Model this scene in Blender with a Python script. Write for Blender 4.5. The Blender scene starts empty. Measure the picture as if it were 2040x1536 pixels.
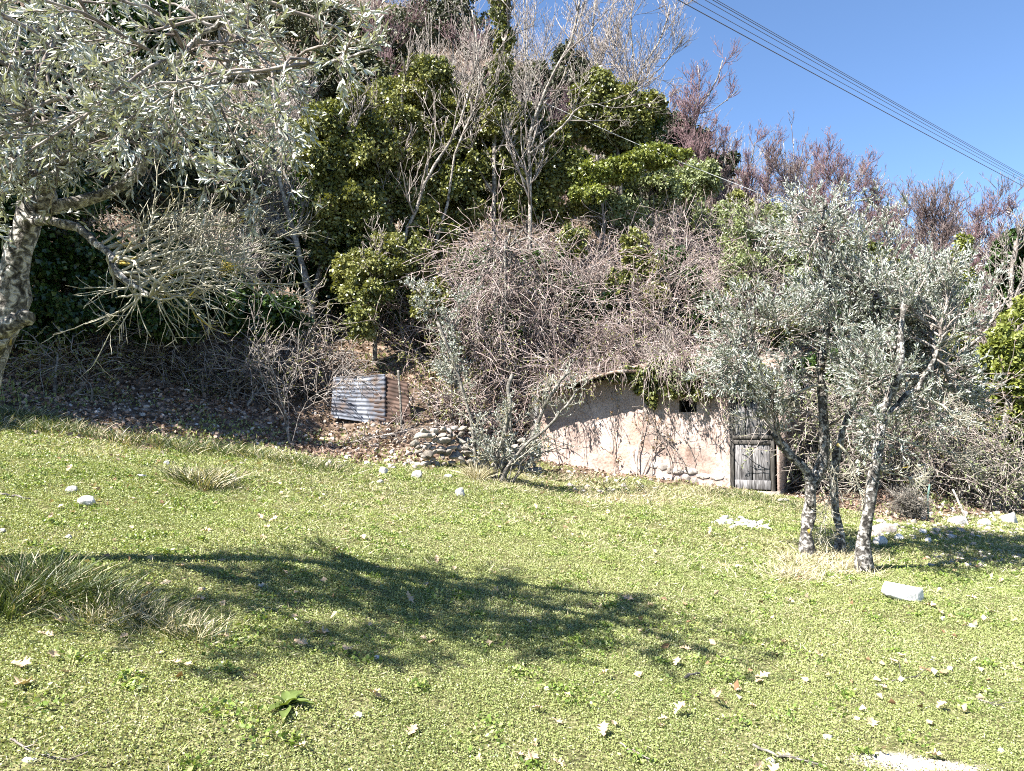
import bpy, bmesh, math, numpy as np
from mathutils import Vector, noise as mnoise
R = math.radians
sc = bpy.context.scene
# ------------------------------------------------------------ camera, sky, sun, exposure
F = 1530.0; CX, CY = 1020.0, 768.0; EYE = 1.6
PITCH = math.atan(82 / F)
cam_d = bpy.data.cameras.new("camera"); cam = bpy.data.objects.new("camera", cam_d)
sc.collection.objects.link(cam); sc.camera = cam
cam_d.sensor_width = 36; cam_d.lens = F / 2040 * 36; cam_d.clip_start = .05; cam_d.clip_end = 2000
cam.location = (0, 0, EYE); cam.rotation_euler = (R(90) + PITCH, 0, 0)
SUN_EL, SUN_AZ = R(50), R(-124)            # azimuth measured from +Y clockwise: -92 = from the left
w = bpy.data.worlds.new("World"); sc.world = w; w.use_nodes = True
nt = w.node_tree; bg = nt.nodes["Background"]
sky = nt.nodes.new("ShaderNodeTexSky"); sky.sky_type = 'NISHITA'; sky.sun_disc = False
sky.sun_elevation = SUN_EL; sky.sun_rotation = SUN_AZ; sky.altitude = 900; sky.air_density = 1.0; sky.dust_density = 0.1; sky.ozone_density = 6.0
nt.links.new(sky.outputs[0], bg.inputs[0]); bg.inputs[1].default_value = .06
sd = bpy.data.lights.new("sun", 'SUN'); sd.energy = 5.0; sd.angle = R(.53); sd.color = (1, .95, .87)
so = bpy.data.objects.new("sun", sd); sc.collection.objects.link(so)
tosun = Vector((math.sin(SUN_AZ) * math.cos(SUN_EL), math.cos(SUN_AZ) * math.cos(SUN_EL), math.sin(SUN_EL)))
so.rotation_euler = tosun.to_track_quat('Z', 'Y').to_euler(); so.location = (-20, 0, 30)
sc.view_settings.view_transform = 'Standard'; sc.view_settings.look = 'None'
sc.view_settings.exposure = 2.1; sc.view_settings.gamma = 1
cy = sc.cycles
cy.max_bounces = 6; cy.diffuse_bounces = 1; cy.glossy_bounces = 2; cy.transmission_bounces = 3
cy.use_denoising = False; cy.filter_width = 1.05

# ------------------------------------------------------------ pixel <-> place helpers
cp, sp = math.cos(PITCH), math.sin(PITCH)
def ray(px, py):
    a = (px - CX) / F; b = (CY - py) / F
    return np.array([a, cp - b * sp, sp + b * cp])
def at(px, py, d):                       # point seen at photo pixel px,py at depth y = d
    v = ray(px, py); return np.array([0, 0, EYE]) + v * (d / v[1])

# ------------------------------------------------------------ terrain: height along rays of the ground
def slope(px):
    b = np.interp(px, [-400, 0, 700, 1100, 2040], [-.17, -.17, -.165, -.1, -.08]); return .065, b
COLS = {   # px: [(depth, py)...] beyond the lawn
 -500: [(9.5, 800), (12, 730), (14, 640), (18, 480), (25, 280), (40, -20), (60, -220)],
 0:    [(10, 822), (12, 750), (14, 660), (18, 500), (25, 300), (40, 0), (60, -150)],
 300:  [(10.8, 858), (12, 810), (14, 715), (18, 560), (26, 350), (40, 110), (60, -80)],
 600:  [(12.2, 885), (13.6, 845), (15, 760), (18, 640), (26, 440), (40, 200), (60, -60)],
 850:  [(11.8, 930), (13, 885), (14.2, 805), (16, 710), (22, 540), (35, 300), (55, 20)],
 1080: [(13.6, 937), (14.6, 930), (16.5, 800), (20, 640), (30, 390), (42, 230), (52, 130)],
 1300: [(12.9, 962), (14.1, 955), (16.5, 770), (20, 640), (30, 450), (45, 300), (50, 285)],
 1460: [(12.3, 978), (13.5, 965), (16.5, 790), (22, 640), (32, 470), (42, 375), (48, 372)],
 1560: [(11.9, 992), (13.4, 975), (16, 820), (22, 670), (32, 520), (40, 450), (46, 450)],
 1750: [(10.3, 1048), (12, 1015), (14.5, 930), (18, 810), (25, 650), (35, 520), (42, 510)],
 1900: [(10.6, 1054), (13.5, 1005), (17, 905), (20, 800), (28, 650), (38, 545), (45, 540)],
 2040: [(11.4, 1050), (15, 1010), (18, 915), (22, 790), (30, 650), (40, 560), (48, 560)],
 2600: [(14, 1020), (18, 960), (22, 880), (28, 800), (40, 680), (50, 620), (60, 620)],
}
YS = np.concatenate([np.linspace(-6, 30, 145), np.linspace(30.5, 130, 110)])
PX = sorted(COLS)
tab = []
for px in PX:
    u = (px - CX) / F; c, b = slope(px)
    e = COLS[px]; d0 = e[0][0] - 1.2
    dd = list(np.linspace(1.5, d0, 12)); zz = [d * (c + b * u) for d in dd]
    for d, py in e: dd.append(d); zz.append(at(px, py, d)[2])
    dl, zl = dd[-1], zz[-1]
    dd += [dl + 20, dl + 60]; zz += [zl - 5, zl - 20]
    tab.append(np.interp(YS, dd, zz))
tab = np.array(tab)
UG = np.linspace(PX[0], PX[-1], 120)
H2 = np.array([[np.interp(x, PX, tab[:, j]) for j in range(len(YS))] for x in UG])
k = np.exp(-np.linspace(-2, 2, 7) ** 2); k /= k.sum()
H2 = np.apply_along_axis(lambda m: np.convolve(np.pad(m, 3, 'edge'), k, 'valid'), 0, H2)
k5 = np.exp(-np.linspace(-2, 2, 5) ** 2); k5 /= k5.sum()
H2 = np.apply_along_axis(lambda m: np.convolve(np.pad(m, 2, 'edge'), k5, 'valid'), 1, H2)
def vnoise(x, y, s, seed=0):              # cheap smooth value noise
    x = np.asarray(x) / s + seed * 17.3; y = np.asarray(y) / s + seed * 9.1
    xi, yi = np.floor(x), np.floor(y); fx, fy = x - xi, y - yi
    fx = fx * fx * (3 - 2 * fx); fy = fy * fy * (3 - 2 * fy)
    h = lambda a, b: np.modf(np.abs(np.sin(a * 127.1 + b * 311.7 + seed) * 43758.5453))[0]
    return (h(xi, yi) * (1 - fx) + h(xi + 1, yi) * fx) * (1 - fy) + (h(xi, yi + 1) * (1 - fx) + h(xi + 1, yi + 1) * fx) * fy
def height(x, y):
    x = np.atleast_1d(np.asarray(x, float)); y = np.atleast_1d(np.asarray(y, float))
    yc = np.maximum(y, 2.5)
    px = np.clip(CX + F * x / yc, PX[0], PX[-1] - 1e-3)
    iu = (px - UG[0]) / (UG[1] - UG[0]); i = np.clip(iu.astype(int), 0, len(UG) - 2); fu = iu - i
    ja = np.interp(np.clip(yc, YS[0], YS[-1]), YS, np.arange(len(YS))); j = np.clip(ja.astype(int), 0, len(YS) - 2); fj = ja - j
    z = (H2[i, j] * (1 - fu) + H2[i + 1, j] * fu) * (1 - fj) + (H2[i, j + 1] * (1 - fu) + H2[i + 1, j + 1] * fu) * fj
    rough = np.clip((y - 10) / 6, 0, 1)
    z = z + (vnoise(x, y, 1.3, 1) - .5) * (.05 + .28 * rough) + (vnoise(x, y, .45, 2) - .5) * (.03 + .1 * rough) + (vnoise(x, y, 4.5, 3) - .5) * .9 * np.clip((y - 16) / 8, 0, 1)
    return z
def gpt(x, y): return np.array([x, y, height(x, y)[0]])
def hit(px, py):                          # where the ray of a photo pixel meets the ground
    v = ray(px, py); v = v / v[1]; d = np.arange(2, 110, .04)
    p = np.array([0, 0, EYE]) + v * d[:, None]; h = height(p[:, 0], p[:, 1])
    below = np.nonzero(p[:, 2] <= h)[0]
    q = p[below[0]] if len(below) else p[-1]
    return np.array([q[0], q[1], height(q[0], q[1])[0]])
def onground(px, d):
    x = (px - CX) / F * d; return gpt(x, d)

# ------------------------------------------------------------ mesh helpers
def build(name, V, faces, mats, parent=None, smooth=False, mi=None):
    """V (N,3); faces: list of (M,k) int arrays; mats list; mi list of material index per array"""
    me = bpy.data.meshes.new(name); V = np.asarray(V, np.float32)
    org = np.zeros(3)
    if parent is None:
        org = np.array([V[:, 0].mean(), V[:, 1].mean(), V[:, 2].min()])
    else:
        org = np.array(parent.location)
    V = V - org
    me.vertices.add(len(V)); me.vertices.foreach_set("co", V.astype(np.float32).ravel())
    faces = [np.asarray(f, np.int32) for f in faces if len(f)]
    loops = np.concatenate([f.ravel() for f in faces]); tot = np.concatenate([np.full(len(f), f.shape[1], np.int32) for f in faces])
    me.loops.add(len(loops)); me.loops.foreach_set("vertex_index", loops)
    me.polygons.add(len(tot)); st = np.concatenate([[0], np.cumsum(tot)[:-1]]).astype(np.int32)
    me.polygons.foreach_set("loop_start", st); me.polygons.foreach_set("loop_total", tot)
    if mi: me.polygons.foreach_set("material_index", np.concatenate([np.full(len(f), m, np.int32) for f, m in zip(faces, mi)]))
    if smooth: me.polygons.foreach_set("use_smooth", np.ones(len(tot), bool))
    for m in (mats if isinstance(mats, (list, tuple)) else [mats]): me.materials.append(m)
    me.update(calc_edges=True); me.validate()
    o = bpy.data.objects.new(name, me); sc.collection.objects.link(o)
    if parent is None: o.location = org
    else: o.parent = parent
    return o
def tag(o, label=None, cat=None, group=None, kind=None):
    if label: o["label"] = label
    if cat: o["category"] = cat
    if group: o["group"] = group
    if kind: o["kind"] = kind
    return o
def empty(name, loc, label, cat, group=None):
    o = bpy.data.objects.new(name, None); sc.collection.objects.link(o); o.location = tuple(loc); o.empty_display_size = .1
    return tag(o, label, cat, group)
class MB:                                 # collects pieces into one mesh
    def __init__(s): s.V = []; s.F = {}; s.n = 0
    def add(s, V, faces, m=0):
        for f in faces:
            f = np.asarray(f, np.int64)
            if len(f): s.F.setdefault((f.shape[1], m), []).append(f + s.n)
        s.V.append(np.asarray(V, float)); s.n += len(V)
    def out(s, name, mats, parent=None, smooth=False):
        ks = list(s.F); return build(name, np.concatenate(s.V), [np.concatenate(s.F[k]) for k in ks], mats, parent, smooth, [k[1] for k in ks])
def tubes(P, Rr, sides=4):
    P = np.asarray(P, float); Rr = np.asarray(Rr, float); N, K, _ = P.shape
    T = np.gradient(P, axis=1); T /= np.linalg.norm(T, axis=2, keepdims=True) + 1e-9
    m = P[:, -1] - P[:, 0]; ref = np.where(np.abs(m[:, 2:3]) > .8 * np.linalg.norm(m, axis=1, keepdims=True), [[1., .13, 0]], [[.11, 0, 1.]])[:, None, :]
    A = np.cross(T, ref); A /= np.linalg.norm(A, axis=2, keepdims=True) + 1e-9; B = np.cross(T, A)
    a = np.arange(sides) * 2 * np.pi / sides
    ring = A[:, :, None] * np.cos(a)[None, None, :, None] + B[:, :, None] * np.sin(a)[None, None, :, None]
    V = P[:, :, None] + ring * Rr[:, :, None, None]
    idx = np.arange(N * K * sides).reshape(N, K, sides)
    q = np.stack([idx[:, :-1], np.roll(idx, -1, 2)[:, :-1], np.roll(idx, -1, 2)[:, 1:], idx[:, 1:]], -1).reshape(-1, 4)
    F_ = [q]
    if sides > 3: F_.append(idx[:, -1].reshape(-1, sides)); F_.append(idx[:, 0, ::-1].reshape(-1, sides))
    else: F_.append(idx[:, -1].reshape(-1, 3))
    return V.reshape(-1, 3), F_
def spline(pts, K, rng=None, wig=0.):
    pts = np.asarray(pts, float); n = len(pts)
    P = np.vstack([2 * pts[0] - pts[1], pts, 2 * pts[-1] - pts[-2]])
    L = np.concatenate([[0], np.cumsum(np.linalg.norm(np.diff(pts, axis=0), axis=1))]); t = np.interp(np.linspace(0, L[-1], K), L, np.arange(n))
    i = np.minimum(t.astype(int), n - 2); f = (t - i)[:, None]
    p0, p1, p2, p3 = P[i], P[i + 1], P[i + 2], P[i + 3]
    o = .5 * ((2 * p1) + (-p0 + p2) * f + (2 * p0 - 5 * p1 + 4 * p2 - p3) * f ** 2 + (-p0 + 3 * p1 - 3 * p2 + p3) * f ** 3)
    if rng is not None and wig:
        w_ = np.cumsum(rng.normal(0, wig, (K, 3)), 0); w_ -= np.linspace(0, 1, K)[:, None] * w_[-1]; w_[0] = 0; o = o + w_
    return o
def unit(v): return v / (np.linalg.norm(v, axis=-1, keepdims=True) + 1e-9)
def grow(rng, P, Rr, n, t0, t1, L, ang, trop=.0, wig=.12, K=6, rr=.6, tip=.35, lvar=.35, droop=0., bias=None, rmin=.0015):
    """n child branches over the N parents; returns (n,K,3),(n,K)"""
    N, Kp, _ = P.shape
    Lp = np.linalg.norm(np.diff(P, axis=1), axis=2).sum(1); pi = rng.choice(N, n, p=Lp / Lp.sum())
    t = rng.uniform(t0, t1, n); ft = t * (Kp - 1); i = np.minimum(ft.astype(int), Kp - 2); f = ft - i
    p = P[pi, i] * (1 - f)[:, None] + P[pi, i + 1] * f[:, None]; T = unit(P[pi, i + 1] - P[pi, i])
    r0 = (Rr[pi, i] * (1 - f) + Rr[pi, i + 1] * f) * rr
    rnd = unit(np.cross(T, rng.normal(size=(n, 3)))); a = R(1) * (ang + rng.normal(0, ang * .25, n))
    D = unit(T * np.cos(a)[:, None] + rnd * np.sin(a)[:, None])
    if bias is not None: D = unit(D + np.asarray(bias))
    ln = L * (1 + rng.uniform(-lvar, lvar, n)) * (1 - .35 * t); st = (ln / (K - 1))[:, None]
    out = [p]
    for k_ in range(K - 1):
        D = unit(D + rng.normal(0, wig, (n, 3)) + np.array([0, 0, trop - droop * k_ / K])); out.append(out[-1] + D * st)
    rad = np.maximum(r0[:, None] * np.linspace(1, tip, K)[None], rmin)
    return np.stack(out, 1), rad
def leafset(rng, p, d, L, W, kind='lance', up=.0, fold=.25):
    """p (N,3) bases, d (N,3) directions; returns V,F of leaves"""
    n = len(p); d = unit(d); s = unit(np.cross(d, rng.normal(size=(n, 3)) + np.array([0, 0, up]) )); nn = np.cross(s, d)
    L = (L * rng.uniform(.65, 1.25, n))[:, None]; W = (W * rng.uniform(.75, 1.2, n))[:, None]
    if kind == 'lance':                   # six corners folded on the midrib
        V = np.stack([p, p + d * L * .33 + s * W * .5 + nn * W * fold, p + d * L * .72 + s * W * .4 + nn * W * fold, p + d * L - nn * L * .06,
                      p + d * L * .72 - s * W * .4 + nn * W * fold, p + d * L * .33 - s * W * .5 + nn * W * fold], 1).reshape(-1, 3)
        b = np.arange(n)[:, None] * 6; return V, [np.concatenate([b + [0, 1, 2, 3], b + [0, 3, 4, 5]])]
    m = .35 if kind == 'ivy' else .5
    V = np.stack([p, p + d * L * m + s * W * .5 + nn * W * fold, p + d * L, p + d * L * m - s * W * .5 + nn * W * fold], 1).reshape(-1, 3)
    b = np.arange(n)[:, None] * 4; return V, [np.concatenate([b + [0, 1, 2], b + [0, 2, 3]])]
def along(rng, P, n, t0=.1, t1=1.):
    N, K, _ = P.shape; pi = rng.integers(0, N, n); ft = rng.uniform(t0, t1, n) * (K - 1); i = np.minimum(ft.astype(int), K - 2); f = (ft - i)[:, None]
    return P[pi, i] * (1 - f) + P[pi, i + 1] * f, unit(P[pi, i + 1] - P[pi, i])

# ------------------------------------------------------------ materials
def nodes(name):
    m = bpy.data.materials.new(name); m.use_nodes = True; t = m.node_tree; b = t.nodes["Principled BSDF"]; return m, t, b
def noise_ramp(t, scale, stops, detail=4, src='pos', dist=0.):
    tc = t.nodes.new("ShaderNodeNewGeometry") if src == 'pos' else t.nodes.new("ShaderNodeTexCoord")
    n = t.nodes.new("ShaderNodeTexNoise"); n.inputs["Scale"].default_value = scale; n.inputs["Detail"].default_value = detail; n.inputs["Distortion"].default_value = dist
    t.links.new(tc.outputs["Position" if src == 'pos' else "Object"], n.inputs["Vector"])
    r = t.nodes.new("ShaderNodeValToRGB"); r.color_ramp.elements[0].position = stops[0][0]; r.color_ramp.elements[0].color = (*stops[0][1], 1)
    r.color_ramp.elements[1].position = stops[-1][0]; r.color_ramp.elements[1].color = (*stops[-1][1], 1)
    for s in stops[1:-1]:
        e = r.color_ramp.elements.new(s[0]); e.color = (*s[1], 1)
    t.links.new(n.outputs[0], r.inputs[0]); return n, r
def mixc(t, a, b, f, mode='MIX'):
    m = t.nodes.new("ShaderNodeMix"); m.data_type = 'RGBA'; m.blend_type = mode
    for s, v in ((m.inputs[6], a), (m.inputs[7], b), (m.inputs[0], f)):
        if hasattr(v, 'is_output'): t.links.new(v, s)
        elif isinstance(v, tuple): s.default_value = (*v, 1)
        else: s.default_value = v
    return m.outputs[2]
def bump(t, b, h, s, d=.02):
    bp = t.nodes.new("ShaderNodeBump"); bp.inputs["Strength"].default_value = s; bp.inputs["Distance"].default_value = d
    t.links.new(h, bp.inputs["Height"]); t.links.new(bp.outputs[0], b.inputs["Normal"])
def leaf_mat(name, cols, under=None, trans=.25, rough=.5, patch=None, pscale=1.2, spec=.5):
    """cols: ramp of leaf colours picked per leaf; patch: colour mixed in by large clumps"""
    m, t, b = nodes(name)
    g = t.nodes.new("ShaderNodeNewGeometry"); r = t.nodes.new("ShaderNodeValToRGB")
    for i, c in enumerate(cols):
        p = i / max(1, len(cols) - 1)
        if i in (0, len(cols) - 1): e = r.color_ramp.elements[0 if i == 0 else -1]; e.position = p
        else: e = r.color_ramp.elements.new(p)
        e.color = (*c, 1)
    t.links.new(g.outputs["Random Per Island"], r.inputs[0]); col = r.outputs[0]
    if patch:
        n, rr = noise_ramp(t, pscale, [(.42, (0, 0, 0)), (.62, (1, 1, 1))], 2); col = mixc(t, col, patch, rr.outputs[0])
    if under: col = mixc(t, col, under, g.outputs["Backfacing"])
    t.links.new(col, b.inputs["Base Color"]); b.inputs["Roughness"].default_value = rough; b.inputs["Specular IOR Level"].default_value = spec
    if trans:
        tr = t.nodes.new("ShaderNodeBsdfTranslucent"); mx = t.nodes.new("ShaderNodeMixShader"); mx.inputs[0].default_value = trans
        t.links.new(mixc(t, col, (1., 1., .35), 1., 'MULTIPLY'), tr.inputs[0]); t.links.new(b.outputs[0], mx.inputs[1]); t.links.new(tr.outputs[0], mx.inputs[2])
        t.links.new(mx.outputs[0], t.nodes["Material Output"].inputs[0])
    return m
def bark_mat(name, c0, c1, c2=None, scale=14, lichen=None, lth=.62):
    m, t, b = nodes(name)
    n, r = noise_ramp(t, scale, [(.34, c0), (.5, c1), (.62, c2 or c1)], 8, dist=.8); col = r.outputs[0]
    if lichen:
        n2, r2 = noise_ramp(t, 5, [(lth, (0, 0, 0)), (lth + .04, (1, 1, 1))], 4); col = mixc(t, col, lichen, r2.outputs[0])
    t.links.new(col, b.inputs["Base Color"]); b.inputs["Roughness"].default_value = .85; b.inputs["Specular IOR Level"].default_value = .25
    bump(t, b, n.outputs[0], .8, .03); return m
M = {}
M['olive'] = leaf_mat('olive_leaves', [(.15, .17, .12), (.25, .27, .21), (.36, .38, .32), (.5, .52, .47)], under=(.52, .54, .5), trans=.12, rough=.38, spec=.6)
M['olive_far'] = leaf_mat('olive_leaves_right', [(.085, .105, .075), (.15, .175, .135), (.235, .26, .215), (.36, .38, .34)], under=(.35, .375, .34), trans=.12, rough=.42, spec=.5)
M['ivy'] = leaf_mat('ivy_leaves', [(.028, .038, .014), (.07, .085, .024), (.15, .17, .048), (.27, .275, .1)], trans=.2, rough=.34, patch=(.21, .215, .07), pscale=1.1)
M['ivy_dark'] = leaf_mat('dark_ivy_leaves', [(.015, .035, .01), (.03, .06, .015), (.06, .10, .02)], trans=.15, rough=.35)  # darker ivy, partly standing in for the black shaded gaps behind lit leaves
M['ivy_yellow'] = leaf_mat('yellow_ivy_leaves', [(.11, .14, .03), (.18, .21, .045), (.28, .3, .085)], trans=.3, rough=.4)
M['dull'] = leaf_mat('dull_evergreen_leaves', [(.025, .035, .015), (.05, .06, .025), (.09, .095, .045)], trans=.1, rough=.6)
M['pale_leaf'] = leaf_mat('pale_green_leaves', [(.13, .16, .06), (.2, .24, .11), (.3, .33, .18)], trans=.25, rough=.5)
M['grass'] = leaf_mat('grass_blades', [(.12, .16, .04), (.2, .245, .07), (.3, .335, .13), (.44, .44, .24)], trans=.3, rough=.5, patch=(.44, .42, .24), pscale=.9)
M['clover'] = leaf_mat('ground_cover_leaves', [(.11, .15, .038), (.19, .235, .07), (.29, .33, .125), (.4, .43, .21)], trans=.28, rough=.5, patch=(.27, .31, .11), pscale=.8)
M['straw'] = leaf_mat('straw', [(.3, .26, .15), (.42, .37, .24), (.55, .5, .36)], trans=.2, rough=.6)
M['dry'] = leaf_mat('dry_leaves', [(.20, .11, .055), (.34, .22, .13), (.5, .38, .25), (.58, .48, .35)], trans=.15, rough=.7)
M['litter'] = leaf_mat('bank_leaf_litter', [(.09, .05, .035), (.17, .11, .08), (.27, .19, .145), (.38, .29, .23)], trans=.1, rough=.8)
M['twig_pink'] = bark_mat('pinkish_twigs', (.15, .11, .10), (.27, .215, .2), (.4, .345, .325), 4)
M['twig_red'] = bark_mat('reddish_twigs', (.085, .05, .052), (.14, .085, .092), (.21, .145, .15), 3)
M['twig_brown'] = bark_mat('brown_purple_twigs', (.07, .05, .045), (.135, .10, .095), (.22, .175, .165), 3)
M['twig_grey'] = bark_mat('grey_twigs', (.11, .09, .08), (.22, .19, .17), (.34, .305, .275), 7)
M['twig_lichen'] = bark_mat('lichen_twigs', (.16, .15, .11), (.32, .30, .24), (.45, .43, .35), 9, (.42, .32, .07), .64)
M['bark_olive'] = bark_mat('olive_bark', (.025, .022, .02), (.15, .14, .125), (.45, .43, .4), 26, (.5, .35, .04), .67)
M['bark_dark'] = bark_mat('dark_bark', (.05, .045, .04), (.13, .12, .105), (.25, .23, .2), 12)
M['bark_pale'] = bark_mat('pale_bark', (.07, .06, .052), (.19, .17, .15), (.36, .33, .29), 12)
M['bark_black'] = bark_mat('dark_olive_bark', (.018, .016, .014), (.085, .078, .07), (.38, .36, .33), 24, (.5, .35, .04), .74)
def stone_mat(name, c0, c1, c2, scale=6):
    m, t, b = nodes(name); n, r = noise_ramp(t, scale, [(.3, c0), (.5, c1), (.7, c2)], 8)
    g = t.nodes.new("ShaderNodeNewGeometry"); v = t.nodes.new("ShaderNodeMapRange"); v.inputs[3].default_value = .62; v.inputs[4].default_value = 1.12
    t.links.new(g.outputs["Random Per Island"], v.inputs[0]); col = mixc(t, r.outputs[0], v.outputs[0], 1., 'MULTIPLY')
    n2, r2 = noise_ramp(t, 22, [(.56, (1, 1, 1)), (.68, (.45, .43, .4))], 6); col = mixc(t, col, r2.outputs[0], .8, 'MULTIPLY')
    t.links.new(col, b.inputs["Base Color"]); b.inputs["Roughness"].default_value = .9; bump(t, b, n2.outputs[0], .7, .015); return m
M['stone'] = stone_mat('pale_limestone', (.25, .22, .19), (.42, .37, .33), (.58, .54, .5))
M['stone_w'] = stone_mat('white_limestone', (.42, .4, .38), (.62, .6, .57), (.76, .74, .72))
M['stone_g'] = stone_mat('weathered_limestone', (.12, .105, .09), (.27, .24, .205), (.46, .42, .38))

# ground material
def ground_mat():
    m, t, b = nodes('lawn_and_bank_soil')
    at_ = t.nodes.new("ShaderNodeAttribute"); at_.attribute_name = "bank"
    n1, r1 = noise_ramp(t, 45, [(.34, (.035, .03, .015)), (.5, (.10, .105, .04)), (.66, (.22, .2, .11))], 10)
    n2, r2 = noise_ramp(t, 5, [(.3, (.035, .025, .018)), (.5, (.1, .072, .052)), (.62, (.2, .15, .115)), (.78, (.38, .31, .26))], 9)
    col = mixc(t, r1.outputs[0], r2.outputs[0], at_.outputs["Fac"])
    ag = t.nodes.new("ShaderNodeAttribute"); ag.attribute_name = "gravel"
    n3, r3 = noise_ramp(t, 30, [(.35, (.32, .28, .23)), (.6, (.55, .51, .45))], 6)
    col = mixc(t, col, r3.outputs[0], ag.outputs["Fac"])
    t.links.new(col, b.inputs["Base Color"]); b.inputs["Roughness"].default_value = 1; b.inputs["Specular IOR Level"].default_value = .1
    bump(t, b, n2.outputs[0], 1., .06); return m
GR = [(hit(1760, 1512), .13, .035), (hit(1850, 1530), .22, .06), (hit(1800, 1522), .2, .045)]
def bankf(x, y):                           # 0 lawn .. 1 bank, in place coordinates
    px = CX + F * x / np.maximum(y, .5)
    edge = np.interp(px, [-500, 0, 300, 600, 850, 1080, 1300, 1460, 1560, 1650, 1750, 1900, 2040, 2600], [8.6, 9.4, 9.9, 11.0, 11.4, 13.7, 13.3, 12.5, 12.2, 11.5, 11.0, 12.2, 13.2, 16])
    return np.clip((y - edge + (vnoise(x, y, .9, 5) - .5) * 1.7 + (vnoise(x, y, .25, 6) - .5) * .9) / .6 + .5, 0, 1)
def gravelf(x, y):
    g = 0 * x
    for c, a, b_ in GR:
        q = ((x - c[0]) / a) ** 2 + ((y - c[1]) / b_) ** 2
        g = np.maximum(g, np.clip(1.4 - q + (vnoise(x, y, .08, 8) - .5) * 1.2, 0, 1))
    return g
xs = np.concatenate([np.linspace(-260, -31, 40), np.linspace(-30, -8.2, 70), np.linspace(-8, 9, 190), np.linspace(9.2, 34, 80), np.linspace(35, 260, 40)])
ys = np.concatenate([np.linspace(-60, 1.5, 30), np.linspace(1.6, 18, 230), np.linspace(18.2, 60, 120), np.linspace(61, 400, 50)])
X, Y = np.meshgrid(xs, ys); Z = height(X.ravel(), Y.ravel())
far = np.clip((Y.ravel() - 95) / 300, 0, 1); Z = Z * (1 - far) + far * -5
idx = np.arange(X.size).reshape(X.shape)
gr = build('ground', np.stack([X.ravel(), Y.ravel(), Z], 1), [np.stack([idx[:-1, :-1], idx[:-1, 1:], idx[1:, 1:], idx[1:, :-1]], -1).reshape(-1, 4)], ground_mat(), smooth=True)
tag(gr, kind='structure')
for nm, fn in (('bank', bankf), ('gravel', gravelf)):
    a = gr.data.attributes.new(nm, 'FLOAT', 'POINT'); a.data.foreach_set('value', fn(X.ravel(), Y.ravel()).astype(np.float32))

# ------------------------------------------------------------ the plastered hut
def plaster_mat():
    m, t, b = nodes('worn_plaster')
    n, r = noise_ramp(t, 2.2, [(.3, (.25, .19, .165)), (.5, (.38, .295, .26)), (.7, (.47, .385, .35))], 9)
    n2, r2 = noise_ramp(t, 26, [(.35, (.62, .58, .54)), (.5, (1, 1, 1))], 8); col = mixc(t, r.outputs[0], r2.outputs[0], .8, 'MULTIPLY')
    n3, r3 = noise_ramp(t, 1.3, [(.56, (1, 1, 1)), (.66, (.85, .62, .45))], 5); col = mixc(t, col, r3.outputs[0], .35, 'MULTIPLY')
    t.links.new(col, b.inputs["Base Color"]); b.inputs["Roughness"].default_value = .95; bump(t, b, n2.outputs[0], .9, .012); return m
def wood_mat(name, c0, c1, c2):
    m, t, b = nodes(name); tc = t.nodes.new("ShaderNodeTexCoord"); mp = t.nodes.new("ShaderNodeMapping"); mp.inputs["Scale"].default_value = (14, 14, 1.3)
    n = t.nodes.new("ShaderNodeTexNoise"); n.inputs["Scale"].default_value = 3.5; n.inputs["Detail"].default_value = 9; n.inputs["Distortion"].default_value = .8
    r = t.nodes.new("ShaderNodeValToRGB"); r.color_ramp.elements[0].position = .35; r.color_ramp.elements[0].color = (*c0, 1); r.color_ramp.elements[1].position = .68; r.color_ramp.elements[1].color = (*c2, 1)
    e = r.color_ramp.elements.new(.5); e.color = (*c1, 1)
    t.links.new(tc.outputs["Object"], mp.inputs[0]); t.links.new(mp.outputs[0], n.inputs["Vector"]); t.links.new(n.outputs[0], r.inputs[0]); t.links.new(r.outputs[0], b.inputs["Base Color"])
    b.inputs["Roughness"].default_value = .85; bump(t, b, n.outputs[0], .8, .01); return m
M['plaster'] = plaster_mat()
M['wood'] = wood_mat('grey_weathered_wood', (.03, .028, .028), (.115, .11, .112), (.24, .235, .24))
M['wood_dark'] = wood_mat('dark_weathered_wood', (.02, .018, .016), (.05, .045, .04), (.12, .11, .1))
M['slab'] = bark_mat('stained_cement_slab', (.08, .045, .03), (.2, .15, .12), (.42, .37, .31), 9)
M['black'] = nodes('dark_interior')[0]; M['black'].node_tree.nodes["Principled BSDF"].inputs["Base Color"].default_value = (.02, .018, .015, 1)  # near-black paint for the shade inside openings and behind the door boards
A0 = at(1076, 940, 14.35); A1 = at(1462, 978, 12.75)
sdir = (A1 - A0) * [1, 1, 0]; WL = np.linalg.norm(sdir); sdir /= WL; wn = np.array([sdir[1], -sdir[0], 0.])   # outward normal
def onwall(px, py, off=0.):                # ray with the wall plane
    v = ray(px, py); o_ = np.array([0, 0, EYE]); q = A0 + wn * off; k_ = np.dot(q - o_, wn) / np.dot(v, wn); return o_ + v * k_
def sz(px, py):
    p = onwall(px, py); return float(np.dot(p - A0, sdir)), float(p[2])
def wp(s, z, off=0.): p = A0 + sdir * s + wn * off; return np.array([p[0], p[1], z])
TOPL = [sz(1076, 790), sz(1245, 747), sz(1330, 744), sz(1462, 739)]
BOT = sz(1300, 985)[1] - .35
top_at = lambda s: np.interp(s, [a for a, b_ in TOPL], [b_ for a, b_ in TOPL])
hut = empty('stone_hut', wp(WL / 2, BOT + .3), 'low hut with worn pale pink plaster front, half buried in the bank', 'hut')
hx0, hz1 = sz(1354, 797); hx1, hz0 = sz(1388, 821)
ns, nz = 190, 110; ss = np.linspace(0, WL, ns); V = []; 
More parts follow.
